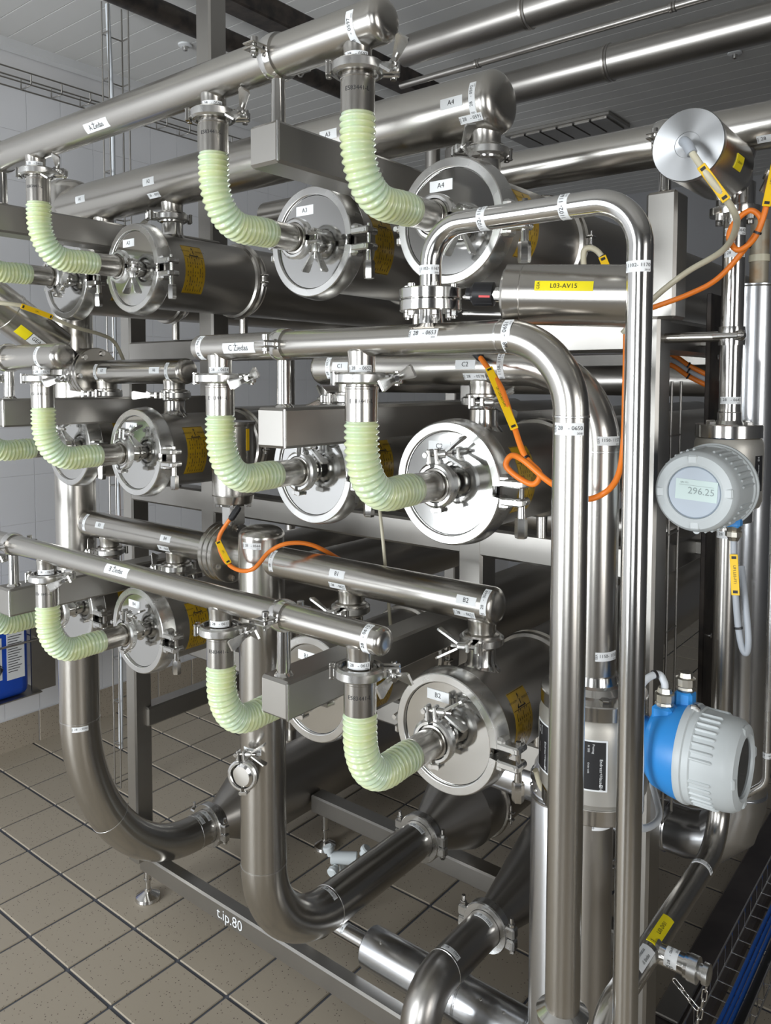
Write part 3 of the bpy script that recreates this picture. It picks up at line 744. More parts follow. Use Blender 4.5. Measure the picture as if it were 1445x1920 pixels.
ringlabel(t, -2.165, YM, zMD, rMD, '0571', L=.05); ringlabel(t, -1.815, YM, zMD, rMD, '0572', L=.05)
# manifold C turns down into the flow meter
zMC, rMC, xT = 1.934, .0385, -.590
t = thing('manifold_pipe', 'steel manifold pipe labelled C1 and C2 bending down to the flow meter', 'pipe', (xT, YM, 1.4), 'manifold pipes over the vessels')
mb = MB(); mb.tube(fillet([(-1.262, YM, zMC), (xT, YM, zMC), (xT, YM, 1.360)], .150, 22), rMC, 48); dome(mb, (-1.262, YM, zMC), (-1, 0, 0), rMC, 48, .45); mb.build('pipe', STEEL, t)
for x in (-1.180, -.830): mtee(t, x, zC_+.1595, zMC-rMC*.86)
for x, s_ in ((-1.178, 'C1'), (-.850, 'C2')): xlabel(t, x, YM, zMC, rMC, s_, .046, .0175, -.1, .013)
ringlabel(t, -1.215, YM, zMC, rMC, '0577', L=.05); ringlabel(t, -.772, YM, zMC, rMC, '1156', '1158', L=.05); mnum(t, -.832, zMC, rMC, '0578', .55)
w_ = MB(); w_.lathe((xT, YM, 1.778), (0, 0, 1), [(0, rMC), (.0006, rMC+.0008), (.0035, rMC+.0008), (.004, rMC)], 48, caps=False); w_.build('weld_seam', CAST, t)
vlabel(t, xT, YM, 1.800, rMC, '1157', '1150', L=.045, h=.016, turn=.55); vlabel(t, xT, YM, 1.415, rMC, '1155', '1150', L=.045, h=.016, turn=.62)

# ================================================================== RISERS, REDUCERS AND THEIR COUPLINGS
def cap(mb, x, z, r): dome(mb, (x, YM, z), (0, 0, 1), r, 56, .45)
def weld(t, o, d, r): MB().lathe(o, d, [(-.002, r), (-.0015, r+.0009), (.0015, r+.0009), (.002, r)], 48, caps=False).build('weld_seam', CAST, t)
xL, rL, zL = -2.345, .0620, .222
t = thing('riser_pipe', 'tall thick riser pipe beside the tiled wall sweeping back along the floor', 'pipe', (xL, YM, 0))
mb = MB(); mb.tube([(xL, YM, 2.498), (xL, YM, .90)]+[(xL, YM+.445*(1-math.cos(a)), zL+.60*(1-math.sin(a))) for a in [PI/2*k/28 for k in range(29)]]+[(xL, 1.83, zL), (xL, 1.862, zL)], rL, 56); cap(mb, xL, 2.498, rL); mb.build('pipe', STEEL, t)
weld(t, (xL, YM, .812), (0, 0, 1), rL); weld(t, (xL, 1.800, zL), (0, 1, 0), rL); weld(t, (xL, YM+.445*(1-math.cos(PI*.22)), zL+.60*(1-math.sin(PI*.22))), (0, .445*math.sin(PI*.22), -.60*math.cos(PI*.22)), rL)
vlabel(t, xL, YM, .798, rL, '0586', L=.05, h=.016)
for y_, nn_ in ((1.812, '0587'), (1.842, '0588')): numlabel(t, ('cyl', (xL, y_, zL), (0, 1, 0), rL), V((xL, y_, zL))+V((.35, 0, .94)).normalized()*rL, (1, 0, -.3), nn_, .05, .015)
xM, rM, zM_ = -1.477, .0585, .418
t = thing('riser_pipe', 'domed riser pipe joining manifolds B and sweeping back below vessel B2', 'pipe', (xM, YM, 0))
mb = MB(); mb.tube(fillet([(xM, YM, 1.515), (xM, YM, zM_), (xM, 2.030, zM_)], .245, 26), rM, 56); cap(mb, xM, 1.515, rM); mb.build('pipe', STEEL, t)
weld(t, (xM, YM, .668), (0, 0, 1), rM); weld(t, (xM, 1.60, zM_), (0, 1, 0), rM)
vlabel(t, xM, YM, 1.500, rM, '0566', L=.05, h=.016, turn=-.45); vlabel(t, xM, YM, .985, rM, '0606', L=.05, h=.016, turn=-.5)
for y_, nn_ in ((1.585, '0607'), (2.0, '0608')): numlabel(t, ('cyl', (xM, y_, zM_), (0, 1, 0), rM), V((xM, y_, zM_))+V((.25, 0, .97)).normalized()*rM, (1, 0, -.25), nn_, .055, .015)
xR3, rR3, zR3 = -1.105, .0500, .392
t = thing('drain_pipe', 'dark steel elbow pipe in front of the clad floor pipe, dropping to the floor', 'pipe', (xR3, 1.53, 0))
MB().tube(fillet([(xR3, 1.525, .0), (xR3, 1.525, zR3), (xR3, 1.832, zR3)], .100, 18), rR3, 48).build('pipe', SHELL, t)
weld(t, (xR3, 1.632, zR3), (0, 1, 0), rR3)
for y_, nn_ in ((1.645, '1041'), (1.805, '1042')): numlabel(t, ('cyl', (xR3, y_, zR3), (0, 1, 0), rR3), V((xR3, y_, zR3))+V((.25, 0, .97)).normalized()*rR3, (1, 0, -.25), nn_, .055, .015)
def coupling(x, y, z, r, label):
    t = thing('pipe_coupling', label, 'pipe clamp', (x, y, z), 'two-bolt couplings near the floor')
    MB().lathe((x, y-.016, z), (0, 1, 0), [(0, r+.001), (0, r+.017), (.004, r+.0195), (.028, r+.0195), (.032, r+.017), (.032, r+.001)], 48, caps=False).build('clamp_shell', CAST, t)
    for s_ in (-1, 1):
        xx = x+s_*(r+.026)
        e = MB(); 
        for k in (-1, 1): e.bbox((xx, y, z+k*.0165), (.030, .026, .030), .004)
        e.build('lug', CAST, t)
        b = MB(); b.cyl((xx+s_*.002, y, z-.042), (xx+s_*.002, y, z+.056), .0055, n=12); b.hexnut((xx+s_*.002, y, z+.031), (0, 0, 1), .0095, .009); b.hexnut((xx+s_*.002, y, z-.041), (0, 0, 1), .0095, .008); b.build('bolt', POL, t)
coupling(xL, 1.872, zL, rL, 'two-bolt pipe coupling behind the sweep of the wall-side riser')
coupling(xM, 2.040, zM_, rM, 'two-bolt pipe coupling below vessel B2 before the cone')
coupling(xR3, 1.842, zR3, rR3, 'two-bolt pipe coupling between the dark elbow pipe and its long cone')
def reducer(x, y, z, r0, r1, Lc, Lt, label, y_band=None):
    t = thing('filter_housing', label, 'vessel', (x, y, z), 'cone-ended vessels near the floor')
    MB().lathe((x, y, z), (0, 1, 0), [(0, r0), (.022, r0), (Lc, r1), (Lc+.01, r1+.001), (Lc+Lt, r1+.001)], 64).build('cone_body', SHELL, t, ang=12)
    if y_band:
        MB().lathe((x, y+y_band, z), (0, 1, 0), [(0, r1), (.002, r1+.008), (.010, r1+.012), (.018, r1+.008), (.020, r1)], 56, caps=False).build('clamp_band', STEEL, t)
        b = MB()
        for k in (-1, 1): b.bbox((x+(r1+.022)*.92, y+y_band+.010, z+k*.012-.02), (.034, .016, .005), .0015)
        b.cyl((x+(r1+.026)*.92, y+y_band+.010, z-.05), (x+(r1+.026)*.92, y+y_band+.010, z+.018), .004, n=10); b.build('band_bolt', POL, t)
    return t
reducer(xL, 1.888, zL, .0625, .140, .17, 1.1, 'cone-ended steel vessel lying beside the wall-side riser', .75)
reducer(xM, 2.056, zM_, .0595, .136, .20, 1.1, 'cone-ended steel vessel lying below vessel B2', .30)
t = reducer(xR3, 1.858, zR3, .0505, .125, .40, .8, 'long cone steel vessel behind the clad upright pipe, yellow tag on top', .50)
sticker(t, ('cyl', (xR3, 2.32, zR3), (0, 1, 0), .1265), V((xR3, 2.31, zR3))+V((.55, 0, .83)).normalized()*.1265, (.83, 0, -.55), .09, .018, [('L03-MV01', .009, .01, 0)], YELLOW)
# small sampling port with blank cap on the riser
cx, cy, cz = -1.455, 1.262, .938
t = thing('sampling_port', 'small capped sampling port on the domed riser', 'port', (cx, cy, cz))
MB().lathe((xM+.01, YM-.04, cz), V((cx-xM-.01, cy-YM+.04, 0)), [(0, .024), (.006, .020), (.040, .020), (.040, .031), (.045, .031)], 32).build('stub', POL, t)
d_ = (V((cx, cy, 0))-V((xM+.01, YM-.04, 0))).normalized()
MB().lathe(V((cx, cy, cz))-d_*.004, d_, [(0, .031), (.004, .031), (.008, .024), (.009, .010)], 32).build('blank_cap', POL, t)
clampat(V((cx, cy, cz))-d_*.005, (-.1, 0, 1), (.9, .4, 0), 'wing nut clamp closing the blank cap of the sampling port', 'clamps on the vessel inlets', .92)
# butterfly valve + upright actuator between B3/B4 and the riser
vx = -1.605
t = thing('butterfly_valve', 'bolted butterfly valve between manifold B4 and the domed riser', 'valve', (vx, YM, zMB))
for x0, x1 in ((vx-.030, vx-.014), (vx-.012, vx+.006), (vx+.008, vx+.024)): MB().lathe((x0, YM, zMB), (1, 0, 0), [(0, .03), (0, .076), (.002, .078), (x1-x0-.002, .078), (x1-x0, .076), (x1-x0, .03)], 56).build('flange', STEEL, t)
MB().cyl((vx+.02, YM, zMB), (xM, YM, zMB), .0395, n=40).build('neck', STEEL, t)
for k in range(6):
    a = 2*PI*(k+.4)/6; p = V((0, YM+.064*math.cos(a), zMB+.064*math.sin(a)))
    b = MB(); b.cyl(p+V((vx-.040, 0, 0)), p+V((vx+.036, 0, 0)), .0045, n=10); b.hexnut(p+V((vx+.024, 0, 0)), (1, 0, 0), .009, .008); b.hexnut(p+V((vx-.038, 0, 0)), (1, 0, 0), .009, .008); b.build('bolt', POL, t)
t = thing('valve_actuator', 'upright cylindrical steel actuator behind the hose of C1', 'actuator', (vx+.02, YM, 1.55))
ac = (vx+.022, YM)
MB().lathe((*ac, 1.588), (0, 0, 1), [(0, .045), (.003, .050), (.022, .0545), (.024, .0535), (.030, .0540), (.200, .0540), (.206, .058), (.212, .058), (.214, .03)], 56).build('cylinder', STEEL, t)
b = MB(); b.bbox((ac[0]+.012, YM-.010, 1.560), (.035, .050, .050), .003); b.build('bracket', CAST, t)
b = MB(); b.cyl((*ac, 1.535), (*ac, 1.590), .014, n=20); b.build('stem', POL, t)
for k in range(4):
    a = PI/4+k*PI/2; MB().hexnut((ac[0]+.038*math.cos(a), YM+.038*math.sin(a), 1.578), (0, 0, 1), .008, .010).build('bolt', POL, t)
sticker(t, ('cyl', (*ac, 1.7), (0, 0, 1), .054), V((*ac, 1.755))+V((.95, .05, 0)).normalized()*.054, (0, 0, -1), .055, .010, [], TAG, 'yellow_strip')
# flanged valve + slanted actuator at the wall side
t = thing('butterfly_valve', 'bolted butterfly valve at the end of the short A6 manifold', 'valve', (-2.24, YM, zMD))
for x0, x1 in ((-2.262, -2.246), (-2.244, -2.226), (-2.224, -2.208)): MB().lathe((x0, YM, zMD), (1, 0, 0), [(0, .03), (0, .072), (.002, .074), (x1-x0-.002, .074), (x1-x0, .072), (x1-x0, .03)], 56).build('flange', STEEL, t)
MB().cyl((-2.24, YM, zMD), (xL, YM, zMD), .037, n=32).build('neck', STEEL, t)
for k in range(6):
    a = 2*PI*(k+.2)/6; p = V((-2.21, YM+.060*math.cos(a), zMD+.060*math.sin(a))); MB().cyl(p, p+V((.008, 0, 0)), .0085, n=14, b=.001).build('bolt', POL, t)
A0, A1 = V((-2.262, 1.255, 1.998)), V((-2.262, .985, 2.184)); ax = (A1-A0).normalized()
t = thing('valve_actuator', 'slanted steel actuator cylinder above the short domed header, white and yellow stickers', 'actuator', tuple(A0))
L = (A1-A0).length; R = .060
MB().lathe(A0, ax, [(0, .020), (0, R-.004), (.004, R), (.170, R), (.171, R+.002), (.177, R+.002), (.178, R), (L-.02, R), (L, R-.02)], 56).build('cylinder', STEEL, t)
MB().lathe(A0-ax*.060, ax, [(0, .016), (.012, .028), (.05, .030), (.062, .020)], 28).build('coupling_sleeve', BLACK, t)
MB().lathe(A1-ax*.01, ax, [(0, .02), (.03, .018), (.04, .01)], 20).build('top_fitting', GREYP, t)
n = CAMP-A0; n = (n-ax*n.dot(ax)).normalized(); n = Matrix.Rotation(-.35, 3, ax) @ n
sticker(t, ('cyl', A0, ax, R), A0+ax*.075+n*R, -ax, .060, .030, [('GEA', .016, -.010, .004)], WHITE)
sticker(t, ('cyl', A0, ax, R), A0+ax*.128+n*R, -ax, .040, .030, [], YELLOW)

# ================================================================== RIGHT-HAND PIPEWORK
xP, yP = -.443, 1.635
t = thing('vertical_pipe', 'slim steel pipe standing on the upper flow meter, labels 0643 and 0645', 'pipe', (xP, yP, 1.83))
MB().lathe((xP, yP, 1.826), (0, 0, 1), [(0, .0225), (.018, .0225), (.020, .021), (.026, .0205), (.030, .0208), (.400, .0208)], 36).build('pipe', POL, t)
vlabel(t, xP, yP, 1.868, .0208, '0645', L=.042, h=.014, turn=.05); vlabel(t, xP, yP, 2.150, .0208, '0643', L=.042, h=.014, turn=.1); vlabel(t, xP, yP, 2.192, .0208, '0642', L=.042, h=.014, turn=.1)
t = thing('pipe_support', 'pipe clip on a short steel stub holding the slim vertical pipe to the post', 'pipe clip', (-.57, yP, 1.993))
MB().cyl((-.575, yP, 1.993), (xP-.020, yP, 1.993), .0105, n=20).build('stub_post', STEEL, t)
MB().lathe((xP, yP, 1.975), (0, 0, 1), [(0, .0208), (0, .0240), (.018, .0255), (.036, .0240), (.036, .0208)], 32, caps=False).build('band', POL, t)
b = MB(); b.cyl((xP-.028, yP-.024, 1.993), (xP+.020, yP-.024, 1.993), .006, n=14); b.lathe((xP+.017, yP-.022, 1.993), (1, -.2, 0), [(0, .006), (.004, .0105), (.010, .0105), (.014, .005)], 18); b.build('bolt', POL, t)
t = thing('drain_pipe', 'slim steel pipe below the upper flow meter turning forward, yellow tag L03-SV01', 'pipe', (xP, 1.1, .95))
zr = .972; MB().tube(fillet([(xP, yP, 1.640), (xP, yP, zr), (xP, 1.065, zr), (xP, 1.065, .0)], [.085, .055], 16), .0205, 36).build('pipe', STEEL, t)
vlabel(t, xP, yP, 1.605, .0205, '0646', L=.042, h=.014); vlabel(t, xP, yP, 1.080, .0205, '0647', L=.046, h=.014)
numlabel(t, ('cyl', (xP, 1.5, zr), (0, 1, 0), .0205), V((xP, 1.520, zr))+V((.3, 0, .95)).normalized()*.0205, (1, 0, -.3), '0648', .045, .012)
nq = V((.35, 0, .94)).normalized()*.0205
sticker(t, ('cyl', (xP, 1.2, zr), (0, 1, 0), .0205), V((xP, 1.285, zr))+nq, (0, 1, 0), .080, .020, [('L03-SV01', .0090, 0.005, 0), ('GEA', .0055, -.035, 0, PI/2)], YELLOW)
sticker(t, ('cyl', (xP, 1.2, zr), (0, 1, 0), .0205), V((xP, 1.205, zr))+nq, (0, 1, 0), .056, .022, [('Permeatas', .0075, 0, .005), ('iš žiedas', .0075, 0, -.005)], WHITE)
# drain stub with cap and chain
sx, sy, sz = xP, 1.255, zr
q = MB(); q.lathe((sx+.012, sy, sz), (1, 0, 0), [(0, .020), (.006, .016), (.045, .016), (.046, .019), (.052, .019)], 32); q.build('drain_stub', POL, t)
numlabel(t, ('cyl', (sx, sy, sz), (1, 0, 0), .016), V((sx+.038, sy, sz))+V((0, -.70, .71))*.016, (0, .71, .70), '0649', .034, .020)
t = thing('chained_plug', 'knurled drain plug with a small chain on the slim pipe', 'plug', (sx+.07, sy, sz))
MB().lathe((sx+.064, sy, sz), (1, 0, 0), [(0, .010), (0, .0205), (.014, .0205), (.016, .012), (.022, .012), (.022, .0165), (.030, .0165), (.032, .012)], 28).build('cap_body', CAST, t)
def link(c, ax, up, L=.020, W=.0075):
    ax = V(ax).normalized(); up = V(up); up = (up-ax*up.dot(ax)).normalized(); pts = []
    for k in range(16):
        a = 2*PI*k/16; pts.append(V(c)+ax*((L-W)/2*(1 if math.cos(a) > 0 else -1)+math.cos(a)*W/2)+up*(math.sin(a)*W/2))
    return MB().tube(pts, .0011, 6, closed=True)
for k in range(5):
    c = (sx+.092-.003*k, sy-.004, sz-.016-.0165*k); link(c, (-.12, 0, -1), (1, 0, 0) if k % 2 else (0, 1, 0)).build('chain_link', POL, t)
for k in range(3):
    c = (sx+.052+.012*k, sy-.016, sz-.026-.010*k); link(c, (1, 0, -.8), (0, 1, 0) if k % 2 else (.6, 0, 1)).build('chain_link', POL, t)

# ---------------------------------------------------------------- flow meters
def head(t, o, d, up, r, screen, H=.118):
    """ribbed transmitter head: rim at o, window towards d"""
    o = V(o); d = V(d).normalized(); up = V(up); sd = up.cross(d)
    MB().lathe(o, d, [(0, r*.7), (0, r), (.006, r*1.02), (.012, r*1.02), (.014, r*.985), (.024, r*.985), (.026, r*.955)], 64).build('rim', GREYP, t)
    MB().lathe(o+d*.020, d, [(0, r*.95), (H-.030, r*.925), (H-.020, r*.90), (H-.012, r*.83), (H-.008, r*.66), (H-.010, r*.60), (H-.018, r*.58)], 64, caps=False).build('cover', GREYP, t)
    for k in range(40):
        a = 2*PI*k/40
        if min((a+.16) % (PI/2), PI/2-(a+.16) % (PI/2)) < .0: continue
        e = sd*math.cos(a)+up*math.sin(a)
        if k % 10 in (0, 9): continue
        MB().bbox(o+d*(.020+(H-.042)/2)+e*(r*.945), (H-.043, .0055, .0050), .0020, (d, d.cross(e), e)).build('rib', GREYP, t)
    for k in range(4):
        a = PI/2*k+.05; e = sd*math.cos(a)+up*math.sin(a)
        MB().bbox(o+d*(H+.0055)+e*(r*.735), (.012, r*.24, r*.22), .003, (d, d.cross(e), e)).build('grip_lug', GREYP, t)
    MB().lathe(o+d*(H-.043), d, [(0, r*.585), (.048, r*.585), (.050, r*.56)], 48).build('window', LCDBG if screen else GLASSD, t)
    return o+d*(H+.007), sd
fmx, fmy = -.4435, yP
t = thing('flow_meter', 'flow meter with round grey display head reading 296.25', 'flow meter', (fmx, fmy, 1.63), 'electromagnetic flow meters')
MB().lathe((fmx, fmy, 1.795), (0, 0, 1), [(0, .02), (0, .0610), (.002, .0625), (.025, .0625), (.027, .0610), (.027, .026), (.034, .024)], 56).build('flange', POL, t)
MB().lathe((fmx, fmy, 1.662), (0, 0, 1), [(0, .045), (0, .058), (.012, .0625), (.115, .0640), (.126, .0625), (.133, .0590), (.1335, .03)], 56).build('meter_body', METERB, t)
MB().lathe((fmx, fmy, 1.632), (0, 0, 1), [(0, .02), (0, .046), (.002, .048), (.024, .048), (.030, .052)], 48).build('flange', POL, t)
for k in range(4):
    a = PI/4+.3+k*PI/2; MB().hexnut((fmx+.047*math.cos(a), fmy+.047*math.sin(a), 1.821), (0, 0, 1), .0085, .007).build('bolt', POL, t)
MB().lathe((fmx, fmy-.055, 1.709), (0, -1, 0), [(0, .034), (.012, .036), (.016, .066), (.030, .072)], 48).build('blue_housing', BLUE, t)
wc, sd = head(t, (fmx, fmy-.082, 1.709), (0, -1, 0), (0, 0, 1), .0785, True)
tl = .045; eu = V((math.cos(tl), 0, -math.sin(tl)))
sticker(t, ('flat', (0, -1, 0)), V((fmx+.004, wc.y, 1.713)), eu, .072, .0365, [('296.25', .0170, .0085, -.0015), ('UF1 FT1', .0040, -.021, .012)], SCREEN, 'display', LCDINK, [[(-.030, .0078), (.030, .0078), (.030, .0083), (-.030, .0083)]])
b = MB(); b.bbox((fmx+.040, fmy-.100, 1.652), (.026, .026, .030), .004); b.build('cable_entry', BLUE, t)
b = MB(); b.lathe((fmx+.040, fmy-.100, 1.640), (0, 0, -1), [(0, .011), (.005, .0135), (.010, .0120), (.011, .0145), (.020, .0145), (.022, .011), (.028, .009)], 10); b.build('cable_gland', GLAND, t)
b = MB(); b.lathe((fmx-.010, fmy-.150, 1.632), (0, -1, 0), [(0, .006), (.006, .006)], 16); b.build('lock_screw', GREYP, t)
n = V((.95, -.30, 0)).normalized()
sticker(t, ('cyl', (fmx, fmy, 1.72), (0, 0, 1), .0640), V((fmx, fmy, 1.730))+n*.0640, (0, 0, 1), .068, .022, [('Endress+Hauser', .0065, -.004, .003), ('EH', .007, .028, .003)], INK, 'nameplate', WHITE)
sticker(t, ('cyl', (fmx, fmy, 1.72), (0, 0, 1), .0625), V((fmx, fmy, 1.772))+V((-.55, -.83, 0)).normalized()*.0625, (.83, -.55, 0), .022, .016, [], YELLOW)

t = thing('flow_meter', 'flow meter with bright blue neck and ribbed grey head behind two pipes', 'flow meter', (xT, YM, 1.13), 'electromagnetic flow meters')
MB().lathe((xT, YM, 1.318), (0, 0, 1), [(0, .03), (0, .0940), (.002, .0955), (.026, .0955), (.028, .0940), (.030, .0600), (.040, .0520), (.043, .044), (.058, .042)], 64).build('flange', POL, t)
MB().lathe((xT, YM, 1.162), (0, 0, 1), [(0, .06), (0, .0900), (.010, .0960), (.110, .0985), (.140, .0975), (.152, .0930), (.1565, .0900), (.1565, .04)], 64).build('meter_body', METERB, t)
MB().lathe((xT, YM, 1.132), (0, 0, 1), [(0, .03), (0, .0900), (.002, .0915), (.028, .0915), (.030, .0880)], 64).build('flange', POL, t)
for k in range(6):
    a = .15+k*PI/3; MB().hexnut((xT+.074*math.cos(a), YM+.074*math.sin(a), 1.345), (0, 0, 1), .0105, .008).build('bolt', POL, t)
MB().lathe((xT, YM, .0), (0, 0, 1), [(0, rMC), (1.115, rMC), (1.133, rMC+.010)], 48).build('lower_pipe', SHELL, t)
vlabel(t, xT, YM, 1.105, rMC, '1159', '1150', L=.045, h=.016, turn=.6)
for ang, wd in ((.02, .03), (-1.1, .03)):
    n = Matrix.Rotation(ang, 3, 'Z') @ face((xT, YM, 1.24), (0, 0, 1)); n.normalize()
    sticker(t, ('cyl', (xT, YM, 1.24), (0, 0, 1), .0983), V((xT, YM, 1.245))+n*.0983, (0, 0, -1), .090, .046, [], WHITE, 'nameplate_border')
    sticker(t, ('cyl', (xT, YM, 1.24), (0, 0, 1), .0985), V((xT, YM, 1.245))+n*.0983, (0, 0, -1), .084, .040, [('Endress+Hauser', .0075, .012, .012), ('EH', .0085, .037, .012), ('Promag', .0055, -.030, -.001), ('H 300', .0050, -.030, -.009), ('Order code', .0040, .004, -.009)], INK, 'nameplate', WHITE)
zt = 1.276
MB().lathe((xT+.085, YM, zt), (1, 0, 0), [(0, .040), (.030, .040), (.034, .050), (.050, .052)], 48).build('neck', BLUE, t)
MB().lathe((-.478, YM, zt), (1, 0, 0), [(0, .050), (.002, .060), (.012, .070), (.040, .078), (.058, .081), (.060, .070)], 64).build('blue_housing', BLUE, t)
head(t, (-.420, YM, zt), (1, 0, 0), (0, 0, 1), .0815, False, .082)
b = MB(); b.bbox((-.455, YM-.018, 1.330), (.034, .034, .050), .005); b.build('cable_entry', BLUE, t)
b = MB(); b.bbox((-.430, YM+.012, 1.350), (.030, .030, .055), .005); b.build('cable_entry', BLUE, t)
for gx, gy, gz in ((-.455, YM-.018, 1.352), (-.430, YM+.012, 1.376)):
    b = MB(); b.lathe((gx, gy, gz), (0, 0, 1), [(0, .0150), (.004, .0165), (.008, .0150), (.010, .0165), (.022, .0165), (.024, .0125), (.032, .0110)], 12); b.build('cable_gland', GLAND, t)
b = MB(); b.bbox((-.408, YM-.010, 1.358), (.012, .010, .012), .002); b.bbox((-.402, YM-.010, 1.350), (.008, .010, .022), .002); b.build('lock_clip', CAST, t)

# ---------------------------------------------------------------- insulated pipes clad in sheet metal
def seam(t, o, d, r):
    MB().lathe(o, d, [(-.006, r), (-.005, r+.0018), (-.001, r+.0022), (.001, r+.0004), (.003, r+.0022), (.006, r)], 40, caps=False).build('seam_bead', CLAD, t)
xI, yI, rI = -.447, 1.800, .054
t = thing('insulated_pipe', 'sheet clad insulated pipe behind the upper flow meter turning below it', 'pipe', (xI, yI, .8))
pts = fillet([(xI, yI, 2.104), (xI, yI, .880), (-1.30, yI, .880)], .105, 3); MB().tube(pts, rI, 48).build('cladding', CLAD, t, ang=14)
MB().lathe((xI, yI, 2.100), (0, 0, 1), [(0, rI), (.003, rI+.002), (.006, rI+.002), (.007, .02)], 40).build('end_disc', CLAD, t)
seam(t, (xI, yI, 1.015), (0, 0, 1), rI)
for x in (-.60, -.66, -.90): seam(t, (x, yI, .880), (1, 0, 0), rI)
MB().cyl((xI+.01, yI, 2.10), (xI+.01, yI, 2.24), .0185, n=20).build('inner_pipe', BRASSY, t)
MB().lathe((xI+.01, yI, 2.155), (0, 0, 1), [(0, .019), (0, .0205), (.014, .0205), (.014, .019)], 20, caps=False).build('tape_band', CREAM, t)
t = thing('insulated_pipe', 'sheet clad upright pipe with a conical shoulder beside the C riser', 'pipe', (-.735, 1.50, 0))
xK, yK, rK = -.724, 1.50, .062
MB().lathe((xK, yK, 0), (0, 0, 1), [(0, rK), (1.045, rK), (1.050, rK-.002)], 48).build('cladding', CLAD, t)
MB().tube([(xK, yK, 1.045), (xK+.004, yK+.002, 1.085), (xK+.024, yK+.006, 1.125), (xK+.062, yK+.010, 1.152), (xK+.13, yK+.014, 1.162)], [rK, rK, rK, rK*.98, rK*.96], 40).build('elbow_cladding', CLAD, t, ang=10)
seam(t, (xK, yK, 1.040), (0, 0, 1), rK); seam(t, (xK, yK, 1.072), (.12, .03, 1), rK)
for k in range(5):
    a = -2.6+.45*k; MB().lathe((xK+rK*math.cos(a), yK+rK*math.sin(a), 1.056), (math.cos(a), math.sin(a), 0), [(-.001, .004), (.002, .003), (.0025, .001)], 10).build('rivet', POL, t)
t = thing('insulated_pipe', 'sheet clad floor pipe running under the dark elbow pipe', 'pipe', (-1.45, 1.765, .2))
MB().lathe((-1.462, 1.765, .212), (1, 0, 0), [(0, .03), (0, .058), (.003, .060), (.330, .060), (.331, .0612), (.62, .0612), (.95, .0612)], 48).build('cladding', CLAD, t)
seam(t, (-1.13, 1.765, .212), (1, 0, 0), .060); seam(t, (-.93, 1.765, .212), (1, 0, 0), .060)
for x in (-1.40, -1.06, -.99): MB().lathe((x, 1.765-.060*.45, .212+.060*.893), (0, -.45, .893), [(-.001, .0045), (.002, .0035), (.0028, .001)], 10).build('rivet', POL, t)
MB().cyl((-1.655, 1.765, .212), (-1.455, 1.765, .212), .0255, n=32).build('inner_pipe', POL, t)
for x, nn_ in ((-1.590, '0701'), (-1.560, '0702')): ringlabel(t, x, 1.765, .212, .0255, nn_, L=.045, h=.012, tilt=-.5)
t = thing('flange_valve', 'flanged valve on the floor pipe below the domed riser', 'valve', (-1.66, 1.765, .2))
for x0 in (-1.672, -1.655): MB().lathe((x0, 1.765, .212), (1, 0, 0), [(0, .02), (0, .052), (.012, .054), (.014, .052), (.014, .02)], 40).build('flange', DULL, t)
for k in range(4):
    a = .5+k*PI/2; MB().cyl((-1.690, 1.765+.042*math.cos(a), .212+.042*math.sin(a)), (-1.630, 1.765+.042*math.cos(a), .212+.042*math.sin(a)), .005, n=10).build('bolt', POL, t)
t = thing('hose_valve', 'small pale grey valve with two knobs behind the domed riser', 'valve', (-1.86, 2.05, 0))
MB().cyl((-1.80, 2.02, .0), (-1.80, 2.02, .225), .012, n=16).build('stand_pipe', GREYP, t)
MB().cyl((-1.83, 1.99, .235), (-1.755, 2.045, .235), .022, n=24, b=.003).build('body', GREYP, t)
for o_, d_ in (((-1.83, 1.99, .245), (-.3, -.2, 1)), ((-1.745, 2.06, .245), (.5, .2, .8)), ((-1.80, 1.985, .215), (.2, -1, -.2))):
    MB().lathe(o_, d_, [(0, .012), (.016, .012), (.017, .019), (.030, .019), (.034, .014)], 18).build('knob', GREYP, t)

# ---------------------------------------------------------------- upper right valve with drum actuator, large cross pipe
t = thing('cross_pipe', 'large steel pipe crossing behind the vessels at post height, label 0641', 'pipe', (-.6, yP, 2.385))
MB().lathe((-1.75, yP, 2.385), (1, 0, 0), [(0, .043), (3.4, .043)], 48).build('pipe', STEEL, t)
n = face((-.40, yP, 2.385), (1, 0, 0)); numlabel(t, ('cyl', (-.40, yP, 2.385), (1, 0, 0), .043), V((-.375, yP, 2.385))+(Matrix.Rotation(.55, 3, 'X') @ n)*.043, (1, 0, 0), '0641', .05, .015)
MB().lathe((xP, yP, 2.270), (0, 0, 1), [(0, .028), (.05, .028), (.075, .036)], 32).build('tee_stub', STEEL, t)
support(-.580, yP, 2.285, 2.385, .043, 'bolted pipe clip holding the large cross pipe on the short post')
t = thing('seat_valve', 'upright steel valve body on the slim pipe below the large cross pipe', 'valve', (xP+.01, yP, 2.22))
MB().lathe((xP, yP, 2.224), (0, 0, 1), [(0, .0215), (0, .046), (.004, .047), (.014, .047), (.018, .036), (.060, .036), (.062, .030), (.085, .030)], 40).build('body', POL, t)
for k in range(4):
    a = -.5+k*PI/2; MB().lathe((xP+.038*math.cos(a), yP+.038*math.sin(a), 2.211), (0, 0, 1), [(0, .007), (.001, .008), (.013, .008), (.013, .006)], 14).build('bolt', POL, t)
b = MB(); b.lathe((-.385, 1.60, 2.255), (.45, -.25, .8), [(0, .008), (.022, .008), (.022, .0125), (.040, .0125), (.040, .008)], 12); b.build('plug_fitting', POL, t)
b = MB(); b.lathe((-.365, 1.588, 2.290), (.55, -.2, .35), [(0, .010), (.02, .016), (.05, .016), (.055, .010)], 16); b.build('plug', BLACK, t)
t = thing('valve_actuator', 'drum shaped aluminium actuator with an air tube in its front disc', 'actuator', (xP, 1.40, 2.29))
